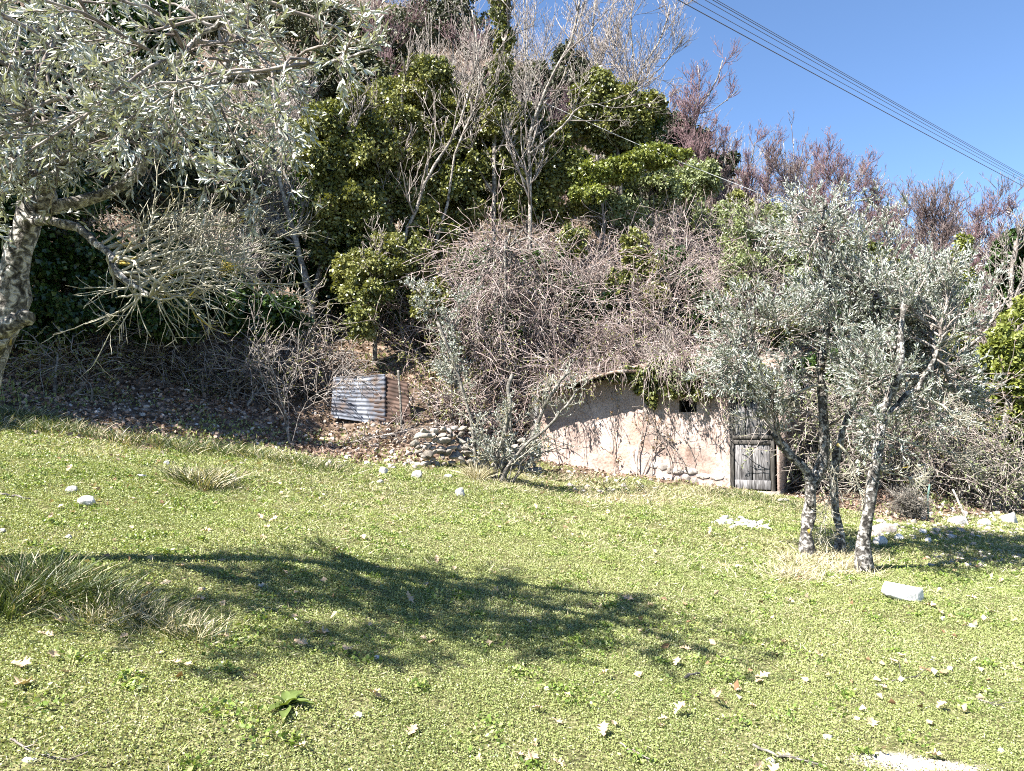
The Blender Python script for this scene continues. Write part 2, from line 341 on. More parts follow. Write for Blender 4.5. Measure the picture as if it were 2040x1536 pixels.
for s in ss:
    tz = top_at(s)
    for j in range(nz):
        z = BOT + (tz - BOT) * j / (nz - 1); p = Vector((s * 2, z * 2, 1.7)); _w = .016
        o_ = _w * mnoise.noise(p) + .008 * mnoise.noise(p * 4.3) + .005 * mnoise.noise(p * 13)
        if z < .45 + BOT + .35 and s > 2.05: pass
        V.append(wp(s, z, o_))
V = np.array(V); ix = np.arange(ns * nz).reshape(ns, nz); q = np.stack([ix[:-1, :-1], ix[1:, :-1], ix[1:, 1:], ix[:-1, 1:]], -1).reshape(-1, 4)
cs = ss[:-1].repeat(nz - 1) + (ss[1] - ss[0]) / 2; cz = V[q].mean(1)[:, 2]
inhole = (cs > hx0) & (cs < hx1) & (cz > hz0) & (cz < hz1)
build('front_wall', V, [q[~inhole]], M['plaster'], hut, smooth=True)
mb = MB()
def boxpts(a, b, c, h):                    # origin a, edge vectors b, c, height h
    a, b, c, h = map(np.asarray, (a, b, c, h)); P = np.array([a, a + b, a + b + c, a + c, a + h, a + b + h, a + b + c + h, a + c + h])
    return P, [np.array([[0, 1, 5, 4], [1, 2, 6, 5], [2, 3, 7, 6], [3, 0, 4, 7], [4, 5, 6, 7], [3, 2, 1, 0]])]
z_ = np.array([0, 0, 1.])
mb.add(*boxpts(wp(-.02, BOT, -.06), -wn * 2.8, sdir * .35, z_ * (top_at(0) - BOT - .02)))
mb.out('side_wall', M['plaster'], hut); mb = MB()
SR = sz(1546, 900)[0]; mb.add(*boxpts(wp(SR + .01, BOT - .3, -.0), -wn * 2.8, sdir * .05, z_ * (top_at(WL) - BOT + .27)))
mb.out('side_wall', M['plaster'], hut); mb = MB()
mb.add(*boxpts(wp(WL + .003, sz(1500, 786)[1] + .002, -.01), -wn * .3, sdir * (SR - WL), z_ * (top_at(WL) - sz(1500, 786)[1] - .01)))
mb.out('wall_above_door', M['plaster'], hut)
h = MB(); h.add(*boxpts(wp(hx0 - .2, hz0 - .2, -.42), wn * .02, sdir * (hx1 - hx0 + .4), z_ * (hz1 - hz0 + .4)))
for a_, b_ in (((hx0 - .03), .03), ((hx1), .03)): h.add(*boxpts(wp(a_, hz0 - .03, -.02), -wn * .36, sdir * b_, z_ * (hz1 - hz0 + .06)))
h.add(*boxpts(wp(hx0 - .03, hz0 - .035, -.02), -wn * .36, sdir * (hx1 - hx0 + .06), z_ * .03)); h.add(*boxpts(wp(hx0 - .03, hz1 + .005, -.02), -wn * .36, sdir * (hx1 - hx0 + .06), z_ * .03))
h.out('window_opening', M['black'], hut)
h = MB(); h.add(*boxpts(wp(-.22, BOT + .3, -.04), -wn * .9, sdir * .212, z_ * (top_at(0) - BOT - .33))); h.out('side_opening', M['black'], hut)  # solid near-black block stands in for the shadowed gap beside the wall
# roof slab follows the top line, juts out over the front
rb = MB(); rng = np.random.default_rng(5)
sl = np.linspace(-.06, SR + .1, 60); prof = []
for s in sl:
    tz = np.interp(s, [-.25, 0, 1.68, WL + 2], [top_at(0) - .05, top_at(0), top_at(1.68), top_at(WL) + .02]) if s < 0 or s > WL else top_at(s)
    j = rng.uniform(-.018, .018)
    oh = .46 if s < 1.75 else max(.1, .46 - (s - 1.75) * 1.4)
    for off, dz in ((oh + j, .0), (oh + j, .05), (-2.9, .55), (-2.9, .45)): prof.append(wp(s, tz + dz + .002 + (.02 * mnoise.noise(Vector((s * 3, off, 2))) if off > 0 else 0), off))
prof = np.array(prof); ix = np.arange(len(prof)).reshape(-1, 4)
rb.add(prof, [np.stack([ix[:-1], np.roll(ix, -1, 1)[:-1], np.roll(ix, -1, 1)[1:], ix[1:]], -1).reshape(-1, 4), ix[:1], ix[-1:, ::-1]])
rb.out('roof_slab', M['slab'], hut)
# rocks
def rock_proto(seed, n=34, flat=.65, sub=True):
    rg = np.random.default_rng(seed); bm = bmesh.new()
    p = unit(rg.normal(size=(n, 3))) * rg.uniform(.72, 1.05, (n, 1)) * [1, rg.uniform(.65, .9), flat * rg.uniform(.8, 1.1)]
    for a in p: bm.verts.new(a)
    r_ = bmesh.ops.convex_hull(bm, input=bm.verts); bmesh.ops.delete(bm, geom=list({g for g in r_['geom_interior'] + r_['geom_unused'] if isinstance(g, bmesh.types.BMVert)}), context='VERTS')
    bmesh.ops.bevel(bm, geom=list(bm.edges), offset=.07, segments=1, affect='EDGES', clamp_overlap=True)
    if sub:
        bmesh.ops.triangulate(bm, faces=bm.faces); bmesh.ops.subdivide_edges(bm, edges=bm.edges, cuts=1)
        for v in bm.verts:
            q_ = v.co * 2.2 + Vector((seed, 0, 0)); v.co *= 1 + .07 * mnoise.noise(q_) + .035 * mnoise.noise(q_ * 3)
    bmesh.ops.triangulate(bm, faces=bm.faces); bm.verts.ensure_lookup_table()
    V_ = np.array([v.co[:] for v in bm.verts]); F_ = np.array([[v.index for v in f.verts] for f in bm.faces]); bm.free(); return V_, F_
ROCK = [rock_proto(i) for i in range(7)]; ROCKL = [rock_proto(40 + i, 14, .7, False) for i in range(6)]
def rotm(rg, tilt=.3):
    a = rg.uniform(0, 6.28); ca, sa = math.cos(a), math.sin(a); bx, by = rg.normal(0, tilt, 2)
    Rz = np.array([[ca, -sa, 0], [sa, ca, 0], [0, 0, 1]]); Rx = np.array([[1, 0, 0], [0, math.cos(bx), -math.sin(bx)], [0, math.sin(bx), math.cos(bx)]]); Ry = np.array([[math.cos(by), 0, math.sin(by)], [0, 1, 0], [-math.sin(by), 0, math.cos(by)]])
    return Rx @ Ry @ Rz
def put_rock(mb_, rg, p, size, protos=ROCK, tilt=.3, R3=None):
    V_, F_ = protos[rg.integers(len(protos))]; mb_.add((V_ * size) @ (R3 if R3 is not None else rotm(rg, tilt)).T + p, [F_])
# stone plinth at the foot of the wall, right part
rng = np.random.default_rng(8); pl = MB(); row_z = BOT + .28
for row, (dz, hh) in enumerate(((0.0, .09), (.15, .075))):
    s = 1.95 + .12 * row + rng.uniform(0, .1)
    while s < WL - .08:
        wd = rng.uniform(.05, .15); gz = height(*wp(s, 0)[:2])[0]
        Rm = np.stack([sdir, wn, z_], 1) @ rotm(rng, .12) if False else np.stack([sdir, wn, z_], 1)
        V_, F_ = ROCK[rng.integers(7)]; pl.add(((V_ * [wd, .05, hh / .6 * rng.uniform(.7, 1.1)]) @ rotm(rng, .0).T * 0 + (V_ * [wd, .05, hh / .6 * rng.uniform(.75, 1.1)])) @ Rm.T + wp(s + wd * .8, gz + .02 + dz + rng.uniform(-.035, .035), -.006 + rng.uniform(-.008, .008)), [F_]); s += wd * 1.6
pl.out('stone_plinth', M['stone'], hut)
# rubble at the left corner of the hut and dry stone wall
dw = MB(); rng = np.random.default_rng(11)
def rubble_rows(mb_, pxa, pxb, pybot, pytop, d, rg, size=.075):
    py = pybot
    while py > pytop(pxa, pxb):
        px = pxa + rg.uniform(-28, 12)
        while px < pxb:
            if py > pytop(px, px):
                s_ = size * rg.uniform(.7, 1.5); p = at(px, py + rg.uniform(-4, 4), d(px) + rg.uniform(-.05, .05) + (pybot - py) * .0012)
                put_rock(mb_, rg, p, np.array([s_ * 1.25, s_ * .9, s_ * .95]), tilt=.35)
            px += rg.uniform(11, 22)
        py -= rg.uniform(9, 13)
rubble_rows(dw, 850, 945, 925, lambda a, b: np.interp(a, [850, 865, 905, 945], [845, 832, 838, 850]), lambda px, _d=[hit(850, 926)[1], hit(945, 932)[1]]: np.interp(px, [850, 945], _d) - .1, rng)
rubble_rows(dw, 790, 860, 905, lambda a, b: np.interp(a, [790, 830, 860], [895, 872, 850]), lambda px, _d=[hit(790, 900)[1], hit(860, 915)[1]]: np.interp(px, [790, 860], _d) - .05, rng, .06)
rubble_rows(dw, 935, 1078, 935, lambda a, b: np.interp(a, [935, 990, 1040, 1075], [868, 880, 872, 868]), lambda px, _d=[hit(935, 934)[1], min(hit(1078, 938)[1], 14.2)]: np.interp(px, [935, 1078], _d) - .1, rng, .08)
tag(dw.out('dry_stone_wall', M['stone_g']), 'tumbledown dry stone wall of grey limestone left of the plastered hut', 'wall')
# door
dr = empty('plank_door', wp(WL + .35, BOT + .3), 'weathered grey wooden door of wide planks at the right end of the hut', 'door')
Dd = {}
def quad_wall(name, m, l, pxs, pys, off, th, par, wood=None):   # board given by photo corners on the wall plane
    (xa, xb), (ya, yb) = pxs, pys; s0, z0 = sz(xa, yb); s1, _ = sz(xb, yb); _, z1 = sz(xa, ya)
    b = MB(); nseg = 8
    b.add(*boxpts(wp(s0, z0, off), sdir * (s1 - s0), -wn * th, z_ * (z1 - z0))); o = b.out(name, m, par)
    bv = o.modifiers.new('bevel', 'BEVEL'); bv.width = .006; bv.segments = 1; return o
for (xa, xb, ya, yb) in ((1466, 1499, 884, 957), (1501, 1535, 884, 957)): quad_wall('lower_plank', M['wood'], None, (xa, xb), (ya, yb), .04 + .004 * (xa % 3), .03, dr)
for (xa, xb, ya, yb) in ((1464, 1486, 806, 868), (1487.5, 1509, 803, 868), (1510.5, 1532, 806, 868)): quad_wall('upper_plank', M['wood'], None, (xa, xb), (ya, yb), .035 + .003 * (xa % 4), .03, dr)
quad_wall('rail', M['wood_dark'], None, (1461, 1539), (867, 874), .075, .05, dr); quad_wall('rail', M['wood_dark'], None, (1462, 1537), (876, 885), .062, .05, dr)
quad_wall('bottom_rail', M['wood'], None, (1466, 1537), (955, 973), .066, .025, dr)
quad_wall('door_jamb', M['wood_dark'], None, (1456, 1464.5), (790, 980), .05, .1, dr); quad_wall('door_jamb', M['wood_dark'], None, (1537, 1545), (795, 990), .05, .1, dr)
quad_wall('lintel', M['wood_dark'], None, (1456, 1545), (786, 795), .052, .12, dr); quad_wall('backing', M['black'], None, (1465, 1537), (795, 985), .0, .02, dr)
quad_wall('threshold', M['stone_g'], None, (1462, 1556), (976, 990), .16, .3, dr)
st = MB(); put_rock(st, rng, hit(1560, 1000) + [0, 0, .02], np.array([.2, .12, .07]), tilt=.05); tag(st.out('step_stone', M['stone_g']), 'flat grey step stone at the right foot of the plank door', 'stone')
# corrugated sheets
def corr_mat(name, a, b_, c, rs):
    m, t, b = nodes(name); n, r = noise_ramp(t, 4, [(.35, a), (.5, b_), (.66, c)], 7); t.links.new(r.outputs[0], b.inputs["Base Color"]); b.inputs["Roughness"].default_value = rs; b.inputs["Metallic"].default_value = .25; return m
M['zinc'] = corr_mat('dull_zinc', (.09, .06, .045), (.085, .095, .12), (.2, .215, .25), .75); M['rust'] = corr_mat('rusty_iron', (.03, .02, .016), (.07, .042, .032), (.14, .095, .075), .9)
def sheet(name, c, d, m, label, nw=11, nu=26):
    tl, tr, br, bl = [at(x, y, dd) for (x, y), dd in zip(c, d)]; b = MB(); Vs = []
    nv = nw * 6 + 1; nrm = unit(np.cross(tr - tl, tl - bl))
    for i in range(nv):
        v = i / (nv - 1)
        for j in range(nu):
            u = j / (nu - 1); p = (bl * (1 - u) + br * u) * (1 - v) + (tl * (1 - u) + tr * u) * v
            Vs.append(p + nrm * (.0095 * math.cos(v * nw * 2 * math.pi) + .035 * mnoise.noise(Vector((u * 2.5, v * 2, 3))) + .012 * mnoise.noise(Vector((u * 9, v * 7, 5)))))
    Vs = np.array(Vs); ix = np.arange(nv * nu).reshape(nv, nu); q_ = np.stack([ix[:-1, :-1], ix[:-1, 1:], ix[1:, 1:], ix[1:, :-1]], -1).reshape(-1, 4)
    b.add(Vs, [q_]); o = b.out(name, m, None, True); s_ = o.modifiers.new('thickness', 'SOLIDIFY'); s_.thickness = .004; return tag(o, label, 'metal sheet')
hb = [hit(659, 836)[1], hit(758, 846)[1], hit(817, 855)[1]]
sheet('corrugated_sheet', [(664, 752), (768, 746), (768, 846), (659, 832)], [hb[1] + .3, hb[1] + .25, hb[1], hb[1] + .1], M['zinc'], 'dull blue-grey corrugated metal sheet leaning on the bank, left of the rusty one')
sheet('corrugated_sheet', [(745, 744), (812, 762), (822, 850), (745, 836)], [hb[1] + .29, hb[1] + .22, hb[1] - .03, hb[1] + .05], M['rust'], 'rusty brown corrugated metal sheet leaning on the bank behind a thin post')
b = MB(); b.add(*tubes([spline([hit(800, 864), at(798, 800, hb[2] - .1), at(793, 738, hb[2] - .02)], 6)], [np.full(6, .022)], 6)); tag(b.out('wooden_post', M['bark_dark']), 'thin crooked wooden post standing in front of the rusty sheet', 'post')

# ------------------------------------------------------------ power lines
M['cable'] = nodes('dark_cable')[0]; M['cable'].node_tree.nodes["Principled BSDF"].inputs["Base Color"].default_value = (.09, .09, .11, 1)
for (xa, xr, yr, rad, lab) in ((1351, 2040, 372, .0165, 'thick dark overhead cable, lowest of the bundle crossing the sky'), (1377, 2040, 363, .011, 'thin overhead cable, second from the bottom of the bundle'),
        (1405, 2040, 358, .011, 'thin overhead cable, third from the bottom of the bundle'), (1420, 2040, 353, .012, 'thin overhead cable, second from the top of the bundle'), (1427, 2040, 350, .011, 'thin overhead cable, topmost of the bundle crossing the sky')):
    a, c = at(xa, 0, 15), at(xr, yr, 27); t_ = np.linspace(-1.2, 3.5, 40)[:, None]; P = a + (c - a) * t_; P[:, 2] += .05 * (t_[:, 0] - .5) ** 2 * (1 + .2 * (xa % 5)) - .0125
    b = MB(); b.add(*tubes([P], [np.full(40, rad * .62)], 5)); tag(b.out('overhead_cable', M['cable']), lab, 'cable', 'overhead cables crossing the sky')
M['wire'] = nodes('pale_wire')[0]; M['wire'].node_tree.nodes["Principled BSDF"].inputs["Base Color"].default_value = (.5, .5, .5, 1)
b = MB(); b.add(*tubes([spline([at(1085, 205, 19), at(1300, 300, 19), at(1520, 388, 19)], 20)], [np.full(20, .009)], 4)); tag(b.out('wire', M['wire']), 'pale thin wire sloping through the bare trees on the hillside', 'wire')

# ------------------------------------------------------------ plant builders
def path(pts, d, root=True, d2=None):      # photo points to a stem at depth d, rooted in the ground
    d2 = d if d2 is None else d2; n = len(pts); P = [at(x, y, d + (d2 - d) * i / (n - 1)) for i, (x, y) in enumerate(pts)]
    if root:
        g = gpt(P[0][0], P[0][1]); g[2] -= .08
        if P[0][2] > g[2] + .15: P.insert(0, g + (P[0] - g) * [.3, .3, 0])
        else: P[0] = g
    return P
def trunkset(rng, paths, K=14, wig=.012):
    P = np.stack([spline(p, K, rng, wig) for p, a, b in paths]); Rr = np.stack([a + (b - a) * np.linspace(0, 1, K) ** .8 for p, a, b in paths])
    Rr = Rr * (1 + rng.normal(0, .07, Rr.shape)); return P, Rr
def put_tubes(name, mats, parent, sets, smooth=True):
    b = MB()
    for P, Rr, s_, m in sets:
        if len(P): V_, F_ = tubes(P, Rr, s_); b.add(V_, F_, m)
    return b.out(name, mats, parent, smooth)
def levels(rng, P, Rr, lv):
    out = []
    for k_ in lv:
        P, Rr = grow(rng, P, Rr, **k_); out.append((P, Rr))
    return out
def resample(P, Rr, K):
    N, k0, _ = P.shape; i = np.linspace(0, k0 - 1, K); a = np.minimum(i.astype(int), k0 - 2); f = i - a
    return P[:, a] * (1 - f)[None, :, None] + P[:, a + 1] * f[None, :, None], Rr[:, a] * (1 - f) + Rr[:, a + 1] * f
def limbs(rng, P, n, targets, r0, r1, K=9, arch=.15, t0=.6, wig=.03):
    """n limbs leaving the upper stems towards target points"""
    out = []
    for i in range(n):
        tg = targets[i]; q = P[:, int(t0 * (P.shape[1] - 1)):].reshape(-1, 3)
        d = np.linalg.norm(q - tg, axis=1); c = q[rng.choice(np.argsort(d)[:max(2, len(d) // 3)])]
        L = np.linalg.norm(tg - c); mid = (c + tg) / 2 + np.array([0, 0, arch * L]) + rng.normal(0, .06 * L, 3)
        out.append(spline([c, mid, tg], K, rng, wig * L / 2))
    Pn = np.stack(out); Rn = (r0 * rng.uniform(.6, 1.2, (n, 1))) * (1 - np.linspace(0, 1, K) * (1 - r1 / r0))[None]; return Pn, Rn
def blob_leaves(rng, blobs, n, L, W, kind='ivy', down=.5, hollow=.3, lump=.24, nlump=55):
    """leaves on lumpy shells: blobs = [(centre, (rx,ry,rz))...]"""
    Vv, Ff, off = [], [], 0; vol = np.array([np.prod(r) ** (2 / 3) for c, r in blobs]); cnt = (n * vol / vol.sum()).astype(int); C = []; Rl = []
    for (c, r), k_ in zip(blobs, cnt):
        m = max(4, int(nlump)); u = unit(rng.normal(size=(m, 3))) * rng.uniform(.35, 1, (m, 1)) ** .6
        cc = c + u * np.asarray(r); lr = np.mean(r) * lump * rng.uniform(.6, 1.35, m); wgt = lr ** 2; j = rng.choice(m, k_, p=wgt / wgt.sum())
        v = unit(rng.normal(size=(k_, 3)) + [0, 0, .25]); C.append(cc[j] + v * (lr[j] * rng.uniform(hollow, 1.08, k_))[:, None]); Rl.append(v)
    p = np.concatenate(C); v = np.concatenate(Rl); d = unit(v * .6 + rng.normal(0, .45, p.shape) + [0, 0, -down])
    return leafset(rng, p, d, L, W, kind, fold=.12)
def ell(px, py, rx, ry, d, depth=None):     # photo ellipse at depth d to a blob
    c = at(px, py, d); return (c, (rx * d / F, depth or max(rx, ry) * d / F * .75, ry * d / F))
CNT = {}
def plant(name, label, cat, seed, paths, lv, bark, twig, group=None, foliage=None, ivy=None, lim=None, sides=(8, 5, 3), K=14, wig=.012, leafy=None, twigname='crown'):
    """foliage: list of (blobs, n, L, W, mat, kind) parts; leafy: leaves set along the last twigs"""
    rng = np.random.default_rng(seed); P, Rr = trunkset(rng, paths, K, wig); base = P[0, 0]
    root = empty(name, base, label, cat, group)
    put_tubes('trunk', bark, root, [(P, Rr * (.8 if name == 'ivy_clad_tree' else 1), sides[0], 0)])
    sets = []
    src, srr = P, Rr
    if lim: src, srr = limbs(rng, P, *lim); sets.append((src, srr, sides[1], 0)); srcL = [(src, srr)]
    o = levels(rng, src, srr, lv)
    for i, (a, b_) in enumerate(o): sets.append((a, b_, sides[1] if i == 0 and not lim else sides[2], 0))
    if sets: put_tubes(twigname if not leafy else 'branches', twig, root, sets)
    if leafy:
        n, L, W, mat, kind, cfg = leafy; tw = o[-1][0]
        p, d = along(rng, tw, n, *cfg.get('t', (.15, 1.)))
        d = unit(d * cfg.get('fwd', .8) + unit(rng.normal(size=d.shape)) * .8); V_, F_ = leafset(rng, p, d, L, W, kind); build('foliage', V_, F_, mat, root)
    if foliage:
        b = MB(); mats = []
        for blobs, n, L, W, mat, kind in foliage:
            if mat not in mats: mats.append(mat)
            V_, F_ = blob_leaves(rng, blobs, n, L, W, kind); b.add(V_, F_, mats.index(mat))
        b.out('crown' if twigname != 'crown' else 'foliage', mats, root)
    if ivy:
        b = MB()
        for (pi, t0, t1, rad, n, L, mat) in ivy:   # sleeve of ivy round part of a stem
            kk = int(max(4, (t1 - t0) * 14)); q = np.linspace(t0, t1, kk) * (K - 1); ii = np.minimum(q.astype(int), K - 2); f = (q - ii)[:, None]; cc = P[pi, ii] * (1 - f) + P[pi, ii + 1] * f
            blobs = [(c_ + rng.normal(0, rad * .35, 3), (rad * rng.uniform(.6, 1.3),) * 3) for c_ in cc]; V_, F_ = blob_leaves(rng, blobs, n, L, L * .95, 'ivy', nlump=10); b.add(V_, F_)
        b.out('ivy', mat, root)
    return root
def bl(*e): return [ell(*x) for x in e]

# ------------------------------------------------------------ left olive tree, close to the camera
AT = lambda x, y, d: at(x, y, d * .88)
rng = np.random.default_rng(21)
T = [([AT(-150, 1120, 5.0) * [1, 1, 0] + [0, 0, height(*AT(-150, 1120, 5.0)[:2])[0] - .1], AT(-70, 900, 5.1), AT(5, 640, 5.2), AT(28, 520, 5.2), AT(62, 410, 5.2)], .10, .075),
     ([AT(62, 415, 5.2), AT(88, 385, 5.2), AT(45, 330, 5.25), AT(-10, 280, 5.3), AT(-90, 200, 5.2)], .07, .045),
     ([AT(80, 390, 5.2), AT(150, 312, 5.0), AT(232, 245, 4.8), AT(300, 192, 4.6), AT(370, 166, 4.5), AT(450, 158, 4.4), AT(530, 150, 4.3)], .048, .014),
     ([AT(66, 420, 5.2), AT(180, 392, 5.3), AT(258, 350, 5.3), AT(292, 290, 5.3), AT(330, 262, 5.2), AT(402, 218, 5.1), AT(430, 175, 5.0), AT(462, 105, 4.9), AT(505, -10, 4.8)], .045, .02),
     ([AT(-10, 290, 5.3), AT(60, 200, 5.0), AT(110, 60, 4.7), AT(130, -120, 4.4)], .04, .02),
     ([AT(300, 195, 4.6), AT(420, 60, 4.3), AT(560, -60, 4.0)], .02, .012),
     ([AT(452, 158, 4.4), AT(600, 130, 4.0), AT(740, 100, 3.7)], .014, .007),
     ([AT(60, 440, 5.2), AT(140, 448, 4.9), AT(200, 500, 4.7), AT(245, 552, 4.5), AT(300, 590, 4.4)], .034, .012),
     ([AT(-20, 700, 5.0), AT(0, 670, 4.9), AT(25, 645, 4.8), AT(52, 634, 4.8)], .06, .045)]
K = 16; P, Rr = trunkset(rng, T, K, .01); root = empty('olive_tree', P[0, 0], 'gnarled olive tree leaning in from the left edge, silver leaves and yellow-lichened hanging twigs', 'tree')
b = MB()
for i in range(len(T)):
    Pi, Ri = P[i:i + 1], Rr[i:i + 1].copy()
    if i == 0: Ri = Ri * (1 + .16 * np.sin(np.arange(K) * 1.9)[None])
    V_, F_ = tubes(Pi, Ri, 14 if i == 0 else 8)
    if i == 0:
        for a in range(len(V_)): V_[a] += .022 * np.array(mnoise.noise_vector(Vector(V_[a] * 9))[:])
    b.add(V_, F_)
b.out('trunk', M['bark_olive'], root, True)
def tgt(rg, regs, n):
    w_ = np.array([r[-1] for r in regs], float); out = []
    for j in rg.choice(len(regs), n, p=w_ / w_.sum()):
        (x0, x1), (y0, y1), (d0, d1), _ = regs[j]; out.append(AT(rg.uniform(x0, x1), rg.uniform(y0, y1), rg.uniform(d0, d1)))
    return np.array(out)
regs = [((-100, 350), (-30, 300), (3.6, 5.4), 6), ((300, 620), (-20, 300), (3.6, 5.2), 3.0), ((560, 790), (0, 190), (3.3, 4.2), 1.3), ((-60, 300), (280, 440), (4.2, 5.6), 2.2), ((250, 600), (230, 400), (4.2, 5.4), 1.8), ((-400, -100), (0, 500), (3.4, 5.0), 1.6), ((-1050, -380), (-100, 380), (2.7, 3.7), 4.5)]  # last region: unseen boughs added off to the left to shade the lawn corner
Pl, Rl = limbs(rng, P[1:7], 78, tgt(rng, regs, 78), .011, .004, 9, .05, .3)
o = levels(rng, Pl, Rl, [dict(n=520, t0=.15, t1=1, L=.34, ang=46, trop=.05, wig=.13, K=6, rr=.7, rmin=.0022), dict(n=2200, t0=.1, t1=1, L=.19, ang=42, trop=.06, wig=.12, K=5, rr=.7, rmin=.0014)])
put_tubes('branches', M['twig_grey'], root, [(Pl, Rl, 6, 0), (*o[0], 4, 0), (*o[1], 3, 0)])
p, d = along(rng, o[1][0], 26000, .05, 1); d = unit(d + unit(rng.normal(size=d.shape)) * .75); V_, F_ = leafset(rng, p, d, .047, .012, 'lance', fold=.2)
p2, d2 = along(rng, o[0][0], 4200, .1, 1); d2 = unit(d2 + unit(rng.normal(size=d2.shape)) * .75); V2, F2 = leafset(rng, p2, d2, .047, .012, 'lance', fold=.2)
b = MB(); b.add(V_, F_); b.add(V2, F2); b.out('foliage', M['olive'], root)
# hanging lichen-covered twigs
regs = [((200, 300), (560, 660), (4.2, 5.0), 2), ((300, 420), (500, 720), (4.0, 5.0), 3), ((400, 590), (400, 620), (4.2, 5.2), 4), ((150, 420), (420, 560), (4.2, 5.2), 3)]
Ph, Rh = limbs(rng, P[7:8], 34, tgt(rng, regs, 34), .009, .004, 10, .05, .1, .05)
o = levels(rng, Ph, Rh, [dict(n=170, t0=.2, t1=1, L=.36, ang=42, trop=.0, wig=.14, K=7, rr=.7, rmin=.0028), dict(n=640, t0=.1, t1=1, L=.17, ang=42, trop=.06, wig=.13, K=5, rr=.7, rmin=.0018)])
put_tubes('hanging_twigs', M['twig_lichen'], root, [(Ph, Rh, 6, 0), (*o[0], 4, 0), (*o[1], 3, 0)])

# ------------------------------------------------------------ right olive group: three trunks
def tgt2(rg, regs, n):
    w_ = np.array([r[-1] for r in regs], float); out = []
    for j in rg.choice(len(regs), n, p=w_ / w_.sum()):
        (x0, x1), (y0, y1), (d0, d1), _ = regs[j]; out.append(at(rg.uniform(x0, x1), rg.uniform(y0, y1), rg.uniform(d0, d1)))
    return np.array(out)
def olive_trunk(label, seed, T, regs, nl, n1, n2, nleaf, tint, lich, root_spread=1.5, arch=.08):
    rng = np.random.default_rng(seed); K = 18; P, Rr = trunkset(rng, T, K, .012); Rr[0, 0] *= root_spread; Rr[0, 1] *= 1 + (root_spread - 1) * .5
    root = empty('olive_tree', P[0, 0], label, 'tree', 'small olive trees to the right of the hut'); b = MB()
    for i in range(len(T)):
        V_, F_ = tubes(P[i:i + 1], Rr[i:i + 1], 12)
        for a in range(len(V_)): V_[a] += (.02 if i == 0 else .008) * np.array(mnoise.noise_vector(Vector(V_[a] * 11))[:])
        b.add(V_, F_)
    b.out('trunk', M['bark_olive' if seed == 32 else 'bark_black'], root, True)
    Pl, Rl = limbs(rng, P, nl, tgt2(rng, regs, nl), .014, .004, 9, arch, .62)
    o = levels(rng, Pl, Rl, [dict(n=n1, t0=.15, t1=1, L=.42, ang=40, trop=.1, wig=.13, K=6, rr=.7, rmin=.003), dict(n=n2, t0=.1, t1=1, L=.24, ang=38, trop=.12, wig=.12, K=5, rr=.7, rmin=.002)])
    put_tubes('branches', M['twig_grey'], root, [(Pl, Rl, 5, 0), (*o[0], 3, 0), (*o[1], 3, 0)])
    p, d = along(rng, o[1][0], nleaf, .1, 1); d = unit(d + unit(rng.normal(size=d.shape)) * .75); V_, F_ = leafset(rng, p, d, .05, .0125, 'lance', fold=.2); build('foliage', V_, F_, M[tint], root)
    if lich:
        LP = np.stack([spline(q, 12, rng, .01) for q, r0_ in lich]); LR = np.stack([r0_ * np.linspace(1, .35, 12) for q, r0_ in lich])
        o = levels(rng, LP, LR, [dict(n=26 * len(lich), t0=.25, t1=1, L=.24, ang=45, trop=.02, wig=.2, K=6, rr=.6, rmin=.003), dict(n=110 * len(lich), t0=.1, t1=1, L=.13, ang=45, trop=.05, wig=.18, K=4, rr=.8, rmin=.002)])
        put_tubes('bare_limbs', M['twig_lichen'], root, [(LP, LR, 7, 0), (*o[0], 4, 0), (*o[1], 3, 0)])
D1, D2, D3 = hit(1614, 1108)[1], hit(1672, 1106)[1] , hit(1722, 1140)[1]
CR = [((1440, 1640), (560, 800), (7.3, 8.8), 3), ((1560, 1780), (400, 640), (7.4, 9.0), 4)]
olive_trunk('forked olive tree, leftmost of three right of the hut door, with a pale cut limb', 31,
  [(path([(1614, 1112), (1606, 1062), (1617, 1030), (1620, 990), (1632, 965), (1645, 925), (1648, 860), (1643, 790), (1638, 720), (1652, 640)], D1), .075, .035),
   ([at(*q, D1) for q in ((1618, 1010), (1611, 955), (1592, 928), (1561, 896), (1540, 862))], .052, .042),
   ([at(*q, D1) for q in ((1640, 720), (1655, 600), (1640, 480), (1645, 400))], .03, .01),
   ([at(*q, D1) for q in ((1561, 896), (1540, 862), (1525, 780), (1500, 690), (1490, 600))], .03, .012)],
  [((1440, 1640), (600, 830), (D1 - .7, D1 + .8), 4), ((1420, 1580), (700, 830), (D1 - .5, D1 + .7), 1.5), ((1540, 1700), (400, 640), (D1 - .6, D1 + .8), 4), ((1600, 1680), (360, 460), (D1 - .2, D1 + .3), .6)], 34, 260, 1200, 15500, 'olive_far',
  [([at(*q, D1 - .1) for q in ((1640, 768), (1600, 775), (1567, 793), (1540, 816), (1465, 840))], .017), ([at(*q, D1 - .15) for q in ((1640, 735), (1617, 737), (1572, 760), (1520, 768))], .014)])
olive_trunk('slender pale olive trunk, middle one of the three right of the hut door', 32,
  [(path([(1672, 1108), (1668, 1055), (1660, 1000), (1655, 950), (1666, 900), (1690, 820), (1740, 700), (1760, 560)], D2 + .1), .052, .02),
   ([at(*q, D2) for q in ((1660, 940), (1650, 905), (1652, 868), (1640, 840))], .03, .02)],
  [((1620, 1850), (540, 800), (D2 - .7, D2 + .9), 5), ((1640, 1860), (440, 600), (D2 - .4, D2 + .9), 2.5)], 34, 260, 1200, 15500, 'olive_far',
  [([at(*q, D2 - .2) for q in ((1668, 885), (1680, 900), (1700, 953), (1722, 1008))], .016), ([at(*q, D2 - .2) for q in ((1655, 870), (1655, 960), (1640, 1040), (1650, 1080))], .008)], 1.3)
